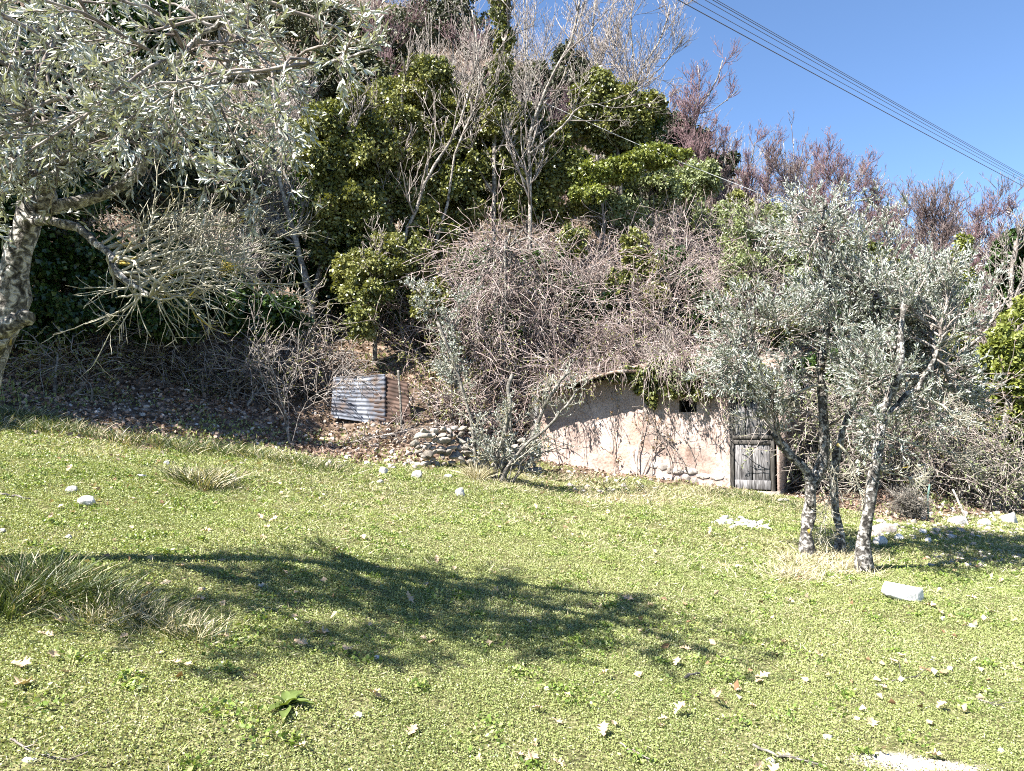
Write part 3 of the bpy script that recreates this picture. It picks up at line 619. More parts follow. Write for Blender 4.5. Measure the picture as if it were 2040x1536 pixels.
olive_trunk('dark leaning olive trunk, rightmost of the three, above the big white stone', 33,
  [(path([(1727, 1146), (1716, 1115), (1722, 1064), (1728, 1000), (1738, 910), (1748, 842), (1770, 760), (1785, 690), (1800, 600)], D3), .072, .028),
   ([at(*q, D3) for q in ((1748, 842), (1800, 800), (1850, 740), (1880, 660))], .035, .014)],
  [((1700, 1960), (650, 880), (D3 - .6, D3 + 1.1), 6), ((1760, 1960), (520, 680), (D3 - .3, D3 + 1.1), 3), ((1900, 1990), (740, 860), (D3, D3 + .9), .8)], 38, 290, 1500, 19500, 'olive_far',
  [([at(*q, D3 - .1) for q in ((1722, 895), (1760, 930), (1810, 948), (1850, 960))], .014), ([at(*q, D3 - .1) for q in ((1855, 795), (1880, 805), (1910, 830), (1925, 850))], .016), ([at(*q, D3 + .2) for q in ((1745, 860), (1830, 890), (1900, 900), (1960, 940))], .012)])

# ------------------------------------------------------------ shrubby olive in front of the hut's left corner, bare sapling on the left
dc = hit(978, 955)[1]
plant('olive_bush', 'many-stemmed olive bush at the left corner of the plastered hut', 'bush', 41,
  [(path([(985, 955), (992, 910), (1004, 855), (1012, 805), (1008, 770), (1022, 745)], dc), .045, .03), (path([(990, 952), (1030, 900), (1060, 868), (1082, 815), (1112, 765), (1132, 742)], dc), .045, .022),
   (path([(1000, 950), (1040, 890), (1085, 855), (1120, 815), (1150, 775)], dc - .15), .03, .015), (path([(955, 950), (941, 845), (930, 807), (910, 743), (885, 675), (870, 640)], dc, d2=dc - .1), .03, .018), (path([(980, 952), (975, 900), (962, 870), (955, 830)], dc), .02, .012), (path([(990, 955), (1010, 900), (1020, 850), (1018, 800)], dc + .1), .03, .015)] + [(path([(975 + k_ * 5, 955), (960 + k_ * 13, 905), (945 + k_ * 21, 850 + (k_ * 37 % 50))], dc - .1 + .05 * (k_ % 3)), .011, .005) for k_ in range(10)],
  [dict(n=80, t0=.2, t1=1, L=.38, ang=55, trop=.08, wig=.15, K=6, rr=.4, rmin=.004), dict(n=520, t0=.1, t1=1, L=.2, ang=45, trop=.08, wig=.15, K=5, rr=.8, rmin=.0025)], M['bark_dark'], M['twig_lichen'],
  leafy=(2400, .042, .014, M['olive_far'], 'lance', {}))
plant('olive_bush', 'thin silvery olive shoots hanging over the bank above the dry stone wall', 'bush', 42,
  [(path([(905, 700), (880, 650), (850, 600), (830, 575)], 14.3), .02, .01), (path([(900, 700), (900, 650), (915, 620), (930, 600)], 14.3), .02, .01)],
  [dict(n=60, t0=.1, t1=1, L=.5, ang=50, trop=.05, wig=.15, K=6, rr=.5, rmin=.004), dict(n=300, t0=.1, t1=1, L=.25, ang=45, trop=.05, wig=.15, K=5, rr=.8, rmin=.003)], M['bark_dark'], M['twig_grey'],
  leafy=(4200, .055, .02, M['olive_far'], 'lance', {}))
ds = hit(578, 886)[1]
plant('bare_sapling', 'thin bare forked sapling standing at the edge of the lawn, left of the metal sheets', 'sapling', 43,
  [(path([(578, 888), (572, 835), (556, 795), (543, 736), (509, 688), (478, 660)], ds), .016, .006), (path([(576, 886), (560, 820), (540, 795), (522, 760), (509, 691), (504, 640), (520, 620)], ds), .011, .005),
   (path([(579, 888), (567, 800), (587, 733), (595, 655), (600, 640)], ds), .01, .005), ([at(*q, ds) for q in ((543, 733), (559, 689), (593, 655))], .009, .005), (path([(580, 888), (600, 820), (625, 790), (680, 765)], ds), .008, .004)],
  [dict(n=42, t0=.3, t1=1, L=.45, ang=45, trop=.05, wig=.2, K=7, rr=.5, rmin=.004), dict(n=110, t0=.1, t1=1, L=.22, ang=45, trop=.05, wig=.2, K=5, rr=.8, rmin=.003)], M['bark_pale'], M['twig_grey'], sides=(6, 4, 3))

# ------------------------------------------------------------ trees on the slope
TW = lambda a, b_, c, L, s_=1., tr=.1, rm=.006: [dict(n=a, t0=.35, t1=1, L=L, ang=38, trop=tr, wig=.14, K=8, rr=.5, rmin=rm * 1.3), dict(n=b_, t0=.15, t1=1, L=L * .5, ang=38, trop=tr, wig=.14, K=6, rr=.65, rmin=rm), dict(n=c, t0=.1, t1=1, L=L * .26, ang=35, trop=tr, wig=.13, K=5, rr=.8, rmin=rm * .8)]
GI = 'ivy-grown trees on the slope'
IV = lambda *a: [a[:-4] and 0]
def ivytree(label, seed, paths, blobs, n, L=.1, mat='ivy', tw=(14, 70, 260, 1.3), dark=None, group=GI):
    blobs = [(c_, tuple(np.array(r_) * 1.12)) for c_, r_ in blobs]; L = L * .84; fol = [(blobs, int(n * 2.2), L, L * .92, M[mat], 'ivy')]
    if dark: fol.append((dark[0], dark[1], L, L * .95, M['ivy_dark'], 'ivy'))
    return plant('ivy_clad_tree', label, 'tree', seed, paths, TW(*tw[:3], tw[3]), M['bark_pale'], M['twig_grey'], group=group, foliage=fol, twigname='branches')
ivytree('twin-stemmed tree thick with ivy, standing right of the leaning pale trunk', 51,
  [(path([(615, 640), (640, 520), (660, 450), (670, 390), (685, 310), (710, 250), (728, 190)], 17.0), .075, .03), (path([(618, 640), (640, 540), (645, 425), (650, 365), (675, 295), (700, 230)], 17.1), .055, .025)],
  bl((640, 300, 50, 80, 17.0), (655, 430, 45, 90, 17.2), (705, 360, 55, 80, 17.2), (640, 240, 35, 40, 17.2), (690, 230, 45, 55, 17.4), (690, 500, 45, 60, 17.2), (740, 450, 45, 60, 17.4)), 16000, tw=(8, 40, 160, 1.1))
plant('leaning_tree', 'pale bare trunk leaning left in front of the grey hillside, left of the ivy trees', 'tree', 52,
  [(path([(622, 620), (604, 540), (580, 450), (563, 380), (545, 300), (540, 220)], 16.5), .085, .03)], TW(12, 60, 240, 1.3), M['bark_pale'], M['twig_grey'])
ivytree('ivy-smothered tree with bright yellow-green leaf tips, highest of the ivy mass', 53,
  [(path([(760, 660), (770, 500), (790, 350), (800, 200), (815, 120)], 18.2), .09, .04), (path([(750, 660), (735, 520), (745, 380), (740, 250)], 18.2), .06, .03)],
  bl((770, 270, 60, 80, 18.0), (840, 175, 55, 50, 18.6), (750, 380, 60, 60, 18.2), (880, 250, 45, 60, 18.8), (790, 200, 50, 50, 18.6), (720, 300, 40, 60, 18.4), (870, 140, 30, 25, 18.8)), 13500)
ivytree('ivy tree leaning right with a bare dark crown above the ivy', 54,
  [(path([(800, 492), (825, 430), (840, 380), (860, 340), (885, 305), (910, 260), (930, 195), (945, 140), (960, 60)], 17.6), .07, .02), (path([(860, 520), (893, 400), (905, 310), (930, 250), (955, 190), (952, 100), (940, 20)], 17.9), .06, .02)],
  bl((850, 330, 60, 60, 18.6), (900, 400, 55, 70, 18.6), (930, 330, 45, 60, 18.8), (800, 430, 60, 70, 18.4), (850, 470, 60, 60, 18.2), (920, 230, 40, 60, 19)), 15500, tw=(20, 90, 320, 1.6))
ivytree('low ivy-covered tree beside the path down to the rusty sheet', 55,
  [(path([(745, 690), (740, 600), (760, 520), (800, 470)], 15.8), .06, .03)],
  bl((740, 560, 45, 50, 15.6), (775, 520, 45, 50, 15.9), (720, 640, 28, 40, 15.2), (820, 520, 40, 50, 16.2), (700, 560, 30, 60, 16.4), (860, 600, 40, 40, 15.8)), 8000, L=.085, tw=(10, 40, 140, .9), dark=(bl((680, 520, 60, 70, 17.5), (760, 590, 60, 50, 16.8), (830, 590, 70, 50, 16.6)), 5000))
ivytree('narrow ivy column climbing to the top of the picture, left of the sky gap', 56,
  [(path([(985, 300), (990, 180), (1002, 90), (995, 0), (990, -60)], 18.6), .08, .04)],
  bl((986, 230, 20, 50, 18.6), (1000, 150, 20, 45, 18.6), (1003, 80, 17, 40, 18.6), (996, 10, 18, 40, 18.6), (960, 300, 50, 50, 19), (1010, 320, 40, 50, 19)), 6500, tw=(18, 80, 300, 1.7))
ivytree('ivy tree with a pale forked bare trunk rising against the sky', 57,
  [(path([(1055, 335), (1054, 300), (1045, 260), (1065, 235), (1085, 185), (1100, 145), (1125, 112), (1148, 40), (1160, -30)], 18.2), .075, .03), ([at(*q, 18.2) for q in ((1055, 308), (1090, 278), (1125, 245), (1152, 214), (1200, 205), (1240, 190))], .045, .015), ([at(*q, 18.2) for q in ((1085, 185), (1050, 120), (1040, 60), (1000, 0))], .03, .015)],
  bl((1060, 250, 40, 40, 19.6), (1100, 290, 40, 40, 19.4), (1020, 280, 40, 40, 19.6), (1140, 330, 40, 35, 19.2), (1040, 390, 50, 50, 18.8), (1080, 340, 45, 40, 19)), 9800, tw=(24, 120, 460, 1.9))
ivytree('round glossy ivy-covered tree standing out against the sky', 58,
  [(path([(1235, 330), (1220, 270), (1215, 210), (1210, 170)], 20.5), .09, .05)],
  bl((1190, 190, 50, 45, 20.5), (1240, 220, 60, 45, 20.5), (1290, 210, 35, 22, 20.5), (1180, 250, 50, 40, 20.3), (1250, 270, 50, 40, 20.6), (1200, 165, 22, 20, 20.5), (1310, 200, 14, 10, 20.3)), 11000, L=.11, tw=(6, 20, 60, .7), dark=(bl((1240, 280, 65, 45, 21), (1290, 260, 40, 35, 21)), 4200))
ivytree('low spread of yellow-green ivy over the bare brambles, above the hut', 59,
  [(path([(1200, 420), (1200, 370), (1230, 345)], 19.2), .05, .03)], bl((1180, 345, 40, 22, 18.8), (1240, 335, 45, 25, 18.9), (1300, 315, 45, 20, 19.2), (1350, 308, 25, 12, 19.4), (1170, 385, 35, 15, 18.5)), 4200, mat='ivy_yellow', tw=(8, 30, 90, .7))
ivytree('ivy bush hanging in the middle of the bramble thicket', 60, [(path([(1280, 570), (1275, 520), (1270, 490)], 17), .04, .03)],
  bl((1265, 495, 30, 30, 16.8), (1290, 540, 30, 28, 16.8), (1235, 560, 25, 25, 16.6), (1140, 480, 30, 30, 17.5), (1310, 590, 30, 25, 16.6)), 3800, L=.085, tw=(10, 40, 120, .8))
ivytree('small bright ivy ball on the skyline above the olive trees', 61, [(path([(1470, 460), (1468, 410), (1470, 385)], 22), .05, .03)],
  bl((1468, 398, 22, 15, 22), (1485, 410, 16, 14, 22)), 1500, tw=(5, 20, 60, .7))
ivytree('pale ivy spread through bare shrubs behind the olive crowns', 62, [(path([(1510, 560), (1505, 500), (1500, 450)], 17.5), .05, .03)],
  bl((1470, 470, 45, 50, 17.6), (1530, 450, 50, 40, 17.8), (1560, 500, 50, 60, 17.8), (1480, 550, 50, 50, 17), (1600, 560, 50, 60, 17.6)), 6200, L=.075, mat='pale_leaf', tw=(24, 140, 500, 1.1))
ivytree('slim ivy pillar rising behind the right olive crown', 63, [(path([(1920, 640), (1918, 540), (1916, 455)], 20), .06, .03)],
  bl((1918, 500, 9, 30, 20), (1922, 560, 14, 30, 20), (1914, 610, 20, 30, 20)), 2400, L=.1, mat='ivy_yellow', tw=(6, 20, 60, .8))
ivytree('tall dark ivy tree at the right edge, under a pale bare limb', 64, [(path([(2010, 760), (2020, 620), (2018, 540), (2025, 480)], 17), .1, .05), ([at(*q, 15.5) for q in ((1905, 712), (1960, 665), (1995, 610), (2045, 585), (2100, 560))], .045, .02), ([at(*q, 15.5) for q in ((1990, 620), (2010, 580), (2016, 560))], .03, .015)],
  bl((2020, 500, 35, 35, 17.4), (2035, 590, 30, 60, 17.4), (1995, 520, 20, 25, 17.4)), 5500, mat='ivy_dark', tw=(24, 120, 420, 1.2))
ivytree('sunlit yellow-green ivy tree at the right edge of the slope', 65, [(path([(2000, 900), (2010, 780), (2020, 700)], 14.6), .09, .05)],
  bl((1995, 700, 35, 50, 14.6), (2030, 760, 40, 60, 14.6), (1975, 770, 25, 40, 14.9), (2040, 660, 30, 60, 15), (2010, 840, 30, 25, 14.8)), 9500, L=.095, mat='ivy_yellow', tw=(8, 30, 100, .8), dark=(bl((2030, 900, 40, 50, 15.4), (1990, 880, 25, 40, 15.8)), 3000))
ivytree('small ivy bush low on the bank behind the stony patch', 66, [(path([(1985, 960), (1990, 920)], 14.5), .05, .03)],
  bl((2000, 905, 22, 22, 14.4), (1975, 940, 18, 20, 14.5)), 1700, L=.085, tw=(12, 50, 160, .7))
ivytree('ivy heap hanging over the hut roof and down its plaster', 67, [(path([(1300, 760), (1320, 720)], 14.2), .05, .03)],
  [(wp(sz(px, 780)[0], sz(px, py)[1], .02 + o_), (rx * 13.3 / F, .16, ry * 13.3 / F)) for px, py, rx, ry, o_ in ((1260, 748, 25, 14, .1), (1285, 762, 20, 22, .06), (1300, 795, 9, 18, .02), (1330, 745, 45, 22, .1), (1350, 775, 35, 13, .06), (1385, 750, 30, 25, .1), (1400, 785, 22, 10, .05), (1230, 752, 14, 6, .1), (1440, 742, 30, 14, .0), (1500, 745, 40, 18, .05), (1530, 760, 25, 16, .1), (1480, 765, 25, 12, .1))], 7000, L=.07, tw=(12, 60, 200, .7))
# dark evergreens and ivy in the shade on the left
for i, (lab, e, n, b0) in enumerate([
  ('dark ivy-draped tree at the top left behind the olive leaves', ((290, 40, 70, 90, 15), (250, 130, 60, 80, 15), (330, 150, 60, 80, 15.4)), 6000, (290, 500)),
  ('shaded dense evergreen behind the lichened olive twigs', ((130, 480, 110, 90, 13.2), (30, 560, 90, 90, 12.6), (230, 560, 80, 80, 13), (100, 630, 120, 50, 12.2), (60, 370, 120, 110, 12.6), (-130, 300, 140, 140, 11.6)), 17000, (130, 640)),  # last two blobs added to cast shade on the bank
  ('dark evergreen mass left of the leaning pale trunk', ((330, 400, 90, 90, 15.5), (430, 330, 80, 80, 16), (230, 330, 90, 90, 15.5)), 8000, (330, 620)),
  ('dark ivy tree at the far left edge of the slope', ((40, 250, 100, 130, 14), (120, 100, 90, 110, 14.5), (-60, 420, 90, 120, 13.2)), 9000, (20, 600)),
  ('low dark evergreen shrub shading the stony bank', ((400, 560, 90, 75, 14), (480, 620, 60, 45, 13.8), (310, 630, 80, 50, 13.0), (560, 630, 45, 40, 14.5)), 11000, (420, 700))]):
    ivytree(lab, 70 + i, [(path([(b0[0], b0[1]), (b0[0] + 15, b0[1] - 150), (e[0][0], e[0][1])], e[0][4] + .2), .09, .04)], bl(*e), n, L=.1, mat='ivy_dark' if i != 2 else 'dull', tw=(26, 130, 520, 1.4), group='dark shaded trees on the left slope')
# unseen trees added outside the left edge to shade the bank
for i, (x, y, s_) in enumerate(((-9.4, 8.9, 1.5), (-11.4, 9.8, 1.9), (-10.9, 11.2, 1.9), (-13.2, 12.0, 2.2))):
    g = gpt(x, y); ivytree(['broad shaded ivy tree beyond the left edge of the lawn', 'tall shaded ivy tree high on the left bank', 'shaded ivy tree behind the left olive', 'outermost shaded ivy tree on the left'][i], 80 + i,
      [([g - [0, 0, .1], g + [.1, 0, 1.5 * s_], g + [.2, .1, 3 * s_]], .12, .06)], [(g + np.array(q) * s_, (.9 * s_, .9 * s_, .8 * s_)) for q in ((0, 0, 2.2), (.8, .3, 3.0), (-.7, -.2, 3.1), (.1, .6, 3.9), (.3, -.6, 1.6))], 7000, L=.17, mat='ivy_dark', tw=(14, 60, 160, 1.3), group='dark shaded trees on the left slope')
# conifers / dull evergreens on the skyline
for lab, e, n, b0, sd_, d_ in [('conical dark evergreen on the skyline between bare trees', ((1140, 140, 30, 50, 30), (1160, 200, 55, 50, 30), (1120, 220, 55, 50, 30), (1190, 240, 50, 40, 30)), 9000, (1150, 260), 90, 30),
  ('dull evergreen bush on the skyline right of the glossy ivy tree', ((1330, 260, 40, 30, 27), (1370, 285, 40, 28, 27), (1300, 290, 50, 40, 27), (1420, 330, 50, 25, 28)), 8000, (1340, 330), 91, 27),
  ('dark evergreen topping the hillside at the top of the picture', ((905, 10, 40, 35, 42), (860, 40, 60, 50, 42), (950, 70, 45, 45, 42)), 6000, (905, 90), 92, 42),
  ('grey-green wooded hump of evergreens high on the left hillside', ((380, 30, 60, 40, 38), (450, 60, 60, 50, 38), (640, 60, 70, 60, 38), (540, 30, 70, 50, 38)), 8000, (450, 120), 93, 38)]:
    ivytree(lab, sd_, [(path([b0, (b0[0], b0[1] - 60)], d_), .1, .05)], bl(*e), n, L=.16, mat='dull', tw=(12, 60, 240, 1.6), group='evergreens on the skyline')

# ------------------------------------------------------------ bare trees
def bare(label, seed, px, pyb, pyt, wpx, d, twig='twig_red', group='reddish bare trees along the skyline', dens=1., stems=5, rm=.011, trop=.16, up=None, paths=None, leanx=0):
    rg = np.random.default_rng(seed); H = (pyb - pyt) * d / F; W = wpx * d / F; paths_given = paths is not None
    if paths is None:
        paths = []
        for i in range(stems):
            a = (i + .5) / stems * 2 - 1 + rg.normal(0, .15); paths.append((path([(px, pyb), (px + a * wpx * .2 + leanx * .3, pyb - (pyb - pyt) * .3), (px + a * wpx * .42 + leanx * .7, pyb - (pyb - pyt) * (.6 + .05 * rg.normal())), (px + a * wpx * .52 + leanx, pyt + (pyb - pyt) * (.12 + .22 * abs(a) + .1 * rg.uniform()))], d), (.006 * H + .012) * rg.uniform(.6, 1.2), .009))
    n = dens; L = max(H, W) * .42
    return plant('bare_tree', label, 'tree', seed, paths, [dict(n=int(26 * n), t0=.2, t1=1, L=L * .8, ang=40, trop=trop, wig=.12, K=8, rr=.55, rmin=rm * 1.4), dict(n=int(120 * n), t0=.15, t1=1, L=L * .6, ang=42, trop=trop, wig=.1, K=6, rr=.6, rmin=rm * 1.1),
        dict(n=int(620 * n), t0=.1, t1=1, L=L * .38, ang=40, trop=trop * 1.2, wig=.1, K=5, rr=.75, rmin=rm * .7), dict(n=int(900 * n), t0=.1, t1=1, L=L * .2, ang=38, trop=trop, wig=.1, K=4, rr=.85, rmin=rm * .72)], M['bark_pale'] if twig != 'twig_red' else M['bark_dark'], M[twig], group=group)
bare('tall pale-stemmed bare tree against the sky, left of the widest crown', 101, 1187, 170, -60, 120, 26, 'twig_grey', 'pale bare trees against the sky', 1.0, paths=[(path([(1188, 170), (1184, 110), (1180, 60), (1190, -20)], 26), .07, .025), (path([(1188, 170), (1200, 120), (1215, 40), (1230, -40)], 26), .05, .02), (path([(1187, 170), (1165, 100), (1150, 20), (1130, -40)], 26), .04, .02)], rm=.008)
bare('widest bare tree crown against the sky, on a pale slanting trunk', 102, 1262, 200, -40, 210, 25, 'twig_grey', 'pale bare trees against the sky', 1.7, paths=[(path([(1262, 195), (1268, 155), (1292, 112), (1315, 75), (1335, 10)], 25), .075, .02), (path([(1262, 195), (1300, 150), (1340, 110), (1365, 70)], 25), .04, .015), (path([(1262, 195), (1262, 120), (1255, 50), (1265, -20)], 25), .05, .02), (path([(1262, 195), (1230, 120), (1215, 60)], 25), .04, .015)], rm=.008)
bare('round-headed bare tree standing alone against the sky', 103, 1385, 270, 95, 190, 24, 'twig_red', dens=1.15, paths=[(path([(1385, 300), (1378, 237), (1397, 205), (1424, 169), (1440, 120)], 24), .07, .018), (path([(1383, 250), (1395, 180), (1390, 130)], 24), .04, .015), (path([(1383, 260), (1430, 215), (1470, 180)], 24), .035, .012), (path([(1383, 260), (1360, 210), (1350, 180)], 24), .03, .012)], rm=.008)
RB = [('bare tree with pink tips, first in the row right of the lone tree', 1486, 375, 255, 110, 26, 1.), ('bare reddish tree with a dark arched stem in the middle of the row', 1580, 395, 250, 130, 26, 1.3), ('dense red-tipped bare tree above the silver olive crown', 1680, 400, 285, 150, 26, 1.6),
      ('low reddish bare tree in the dip of the skyline', 1760, 440, 380, 90, 28, 1.), ('wide red-twigged bare tree on pale crooked limbs near the right edge', 1865, 500, 370, 200, 24, 2.), ('reddish bare tree in the right corner of the skyline', 1985, 520, 405, 130, 26, 1.3), ('small reddish bare tree between the lone tree and the row', 1440, 330, 250, 90, 28, .9),
      ('faint purple bare tree behind the row of reddish trees', 1620, 410, 330, 140, 34, 1.2), ('purple bare tree cut by the right edge', 2050, 560, 440, 120, 27, 1.), ('greyish bare tree low behind the slim ivy pillar', 1950, 580, 460, 110, 30, 1.1), ('purple-brown bare tree below the skyline dip', 1800, 520, 420, 130, 30, 1.2), ('low reddish bare tree filling the row between the arched one and its left neighbour', 1530, 390, 270, 110, 28, 1.2), ('reddish bare tree behind the gap left of the densest one', 1630, 400, 275, 120, 28, 1.3), ('reddish bare tree just left of the skyline dip', 1730, 420, 320, 110, 28, 1.3), ('dusky bare tree in front of the skyline dip', 1790, 480, 400, 110, 26, 1.2), ('reddish bare tree between the widest tree and the right corner', 1930, 520, 390, 120, 26, 1.4), ('brownish bare tree low under the lone round-headed tree', 1430, 390, 290, 110, 25, 1.2), ('grey-purple bare tree high behind the round glossy ivy', 1330, 260, 170, 90, 30, 1.)]
for i, (lab, px, pyb, pyt, wpx, d_, dn) in enumerate(RB): bare(lab, 110 + i, px, pyb, pyt, wpx, d_, ('twig_red', 'twig_brown', 'twig_red')[i % 3], dens=dn, stems=6 if wpx < 150 else 9, rm=.0078)
BB = [('pale bare tree at the top of the picture above the ivy mass', 868, 260, -40, 110, 21, 'twig_grey', .5), ('slender bare tree at the top left of the sky gap', 1050, 220, -80, 150, 23, 'twig_grey', .7), ('brownish bare tree on the upper slope behind the yellow ivy', 760, 150, -40, 130, 27, 'twig_red', 1.0), ('brown bare tree filling the slope above the ivy column', 930, 240, 60, 130, 25, 'twig_red', .9),
      ('grey bare tree left of the leaning trunk, half behind olive leaves', 500, 560, 300, 170, 17, 'twig_grey', 1.8), ('grey bare tree among the dark left slope', 420, 420, 200, 160, 20, 'twig_grey', 1.6), ('bare grey tree behind the twin-stemmed ivy tree', 590, 330, 130, 150, 22, 'twig_grey', 1.5), ('purple-grey bare tree between glossy ivy tree and conifer', 1110, 300, 170, 100, 24, 'twig_red', 1.2)]
for i, (lab, px, pyb, pyt, wpx, d_, tw_, dn) in enumerate(BB): bare(lab, 130 + i, px, pyb, pyt, wpx, d_, tw_, 'bare trees on the slope', dn, rm=.007)

# ------------------------------------------------------------ tangled bare shrubs above the hut
def shrub(label, seed, px, d, hgt, wid, n0, n1, n2, twig='twig_pink', rm=.0065, lean=(0, 0, 0), leaves=0, mat='pale_leaf', lL=.05, trunk=None, zoff=0):
    rg = np.random.default_rng(seed); g = onground(px, d) - [0, 0, .05]; K = 10; paths = []
    if trunk: paths.append((trunk, .05, .03)); src = trunk[-1]
    else: src = g
    for i in range(n0):
        a = rg.uniform(0, 2 * math.pi); r_ = wid * rg.uniform(.35, 1); tip = g + np.array([math.cos(a) * r_, math.sin(a) * r_ * .8, hgt * rg.uniform(.15, .95)]) + np.array(lean); mid = None
        a2 = rg.uniform(0, 2 * math.pi); r2 = wid * rg.uniform(.1, .85); s0 = src + rg.normal(0, .05, 3) if trunk else gpt(g[0] + math.cos(a2) * r2, g[1] + math.sin(a2) * r2 * .7) - [0, 0, .05]
        mid = s0 * .55 + tip * .45 + np.array([0, 0, hgt * rg.uniform(.1, .5)]) + rg.normal(0, .12, 3); paths.append(([s0, mid, tip], rg.choice([.008, .012, .02, .034]) * rg.uniform(.8, 1.15), .005))
    return plant('bare_shrub', label, 'shrub', seed, paths, [dict(n=n1, t0=.05, t1=1, L=wid * .75, ang=58, trop=.02, wig=.1, K=10, rr=.5, droop=.2, lvar=.6, rmin=rm), dict(n=int(n2 * .62), t0=.1, t1=1, L=wid * .42, ang=55, trop=.0, wig=.13, K=7, lvar=.6, rr=.7, droop=.04, rmin=rm * .9)], M['bark_dark'], M[twig],
        group='tangled bare shrubs on the bank', sides=(5, 4, 3), K=K, leafy=(leaves, lL, lL * .6, M[mat], 'ivy', {}) if leaves else None)
t1 = path([(1000, 610), (1008, 560), (1010, 500)], 15.6)
SH = [('bare shrub radiating pinkish twigs from a dark upright stem, left of centre', 1005, 15.6, 2.1, 1.7, 26, 230, 1500, t1), ('pinkish bare shrub arching over the left end of the hut roof', 1120, 15.3, 1.9, 1.7, 20, 200, 1300, None),
      ('largest tangled pink-grey shrub straight above the hut', 1200, 17.0, 2.6, 2.1, 26, 240, 1600, None), ('bare shrub with a pale limb reaching right, above the window', 1290, 17.3, 2.8, 1.9, 24, 230, 1500, None),
      ('bare shrub over the hut roof beside the hanging ivy', 1330, 15.6, 2.0, 1.6, 20, 200, 1300, None), ('tall pinkish shrub fanning above the door', 1400, 17.6, 3.3, 1.9, 24, 230, 1500, None), ('bare shrub trailing twigs down to the plank door', 1440, 15.0, 2.0, 1.3, 20, 180, 1000, None),
      ('pinkish shrub crown touching the sky below the lone tree', 1390, 21, 2.7, 1.9, 22, 220, 1300, None), ('tangled shrub behind the left side of the olive crowns', 1500, 17, 2.5, 1.7, 20, 200, 1200, None), ('brown tangled shrub between ivy and hut', 1080, 18.5, 2.7, 1.9, 22, 220, 1300, None),
      ('shrub of reddish stems hanging above the dry stone wall', 985, 14.7, .9, 1.0, 14, 110, 600, None), ('leafless shrub left of the olive bush', 905, 15.6, 1.2, 1.1, 12, 90, 500, None), ('grey shrub behind the three olive trunks', 1600, 13.2, 1.7, 1.4, 20, 180, 1200, None),
      ('grey-brown shrub arching behind the rightmost olive trunk', 1760, 14.0, 2.0, 1.6, 20, 190, 1300, None), ('olive-grey tangle of arching twigs above the stony right bank', 1860, 14.5, 2.1, 1.7, 22, 200, 1400, None), ('dark tangle of roots and twigs at the right edge of the bank', 1960, 13.6, 1.2, 1.1, 18, 150, 900, None),
      ('bare bramble in the shade above the stony left bank', 330, 13.6, .9, 1.2, 14, 120, 700, None), ('bramble tangle beside the bare sapling', 480, 13.6, .9, 1.1, 14, 120, 700, None), ('bare shrub behind the corrugated sheets', 640, 14.6, .9, .9, 14, 110, 600, None), ('thin shrub deep in the shade under the leaning trunk', 560, 15.2, 1.6, 1.3, 10, 70, 350, None),
      ('bare undergrowth at the far left under the olive', 110, 11.6, .8, .9, 8, 40, 160, None), ('grey shrub high behind the olive crowns on the right', 1700, 19, 2.4, 1.9, 22, 200, 1200, None), ('grey shrub filling the gap under the slim ivy pillar', 1900, 18.5, 2.5, 2.0, 22, 200, 1200, None), ('purple-grey shrub under the skyline trees', 1600, 22, 2.4, 2.0, 22, 200, 1200, None),
      ('bare shrub at the foot of the ivy mass', 850, 16.6, 1.8, 1.4, 16, 130, 800, None), ('low reddish bramble on the leaf-strewn bank right of the rusty sheet', 870, 13.9, .45, .8, 12, 80, 420, None), ('low bramble spilling down above the tumbledown stone wall', 940, 14.0, .5, .8, 12, 80, 420, None)]
for i, (lab, px, d_, hg, wd, a, b_, c, tr_) in enumerate(SH):
    grey = px < 700 or (px > 1480); shrub(lab, 200 + i, px, d_, hg, wd, a, b_, int(c * 1.15), 'twig_grey' if grey else 'twig_pink', trunk=tr_, leaves=(3600 if i in (1, 2, 3, 4, 6, 9, 11, 12, 13, 14, 15, 22) else 1500), mat='litter' if i % 4 == 2 else 'pale_leaf' if px > 1450 or i % 3 == 0 else 'ivy')
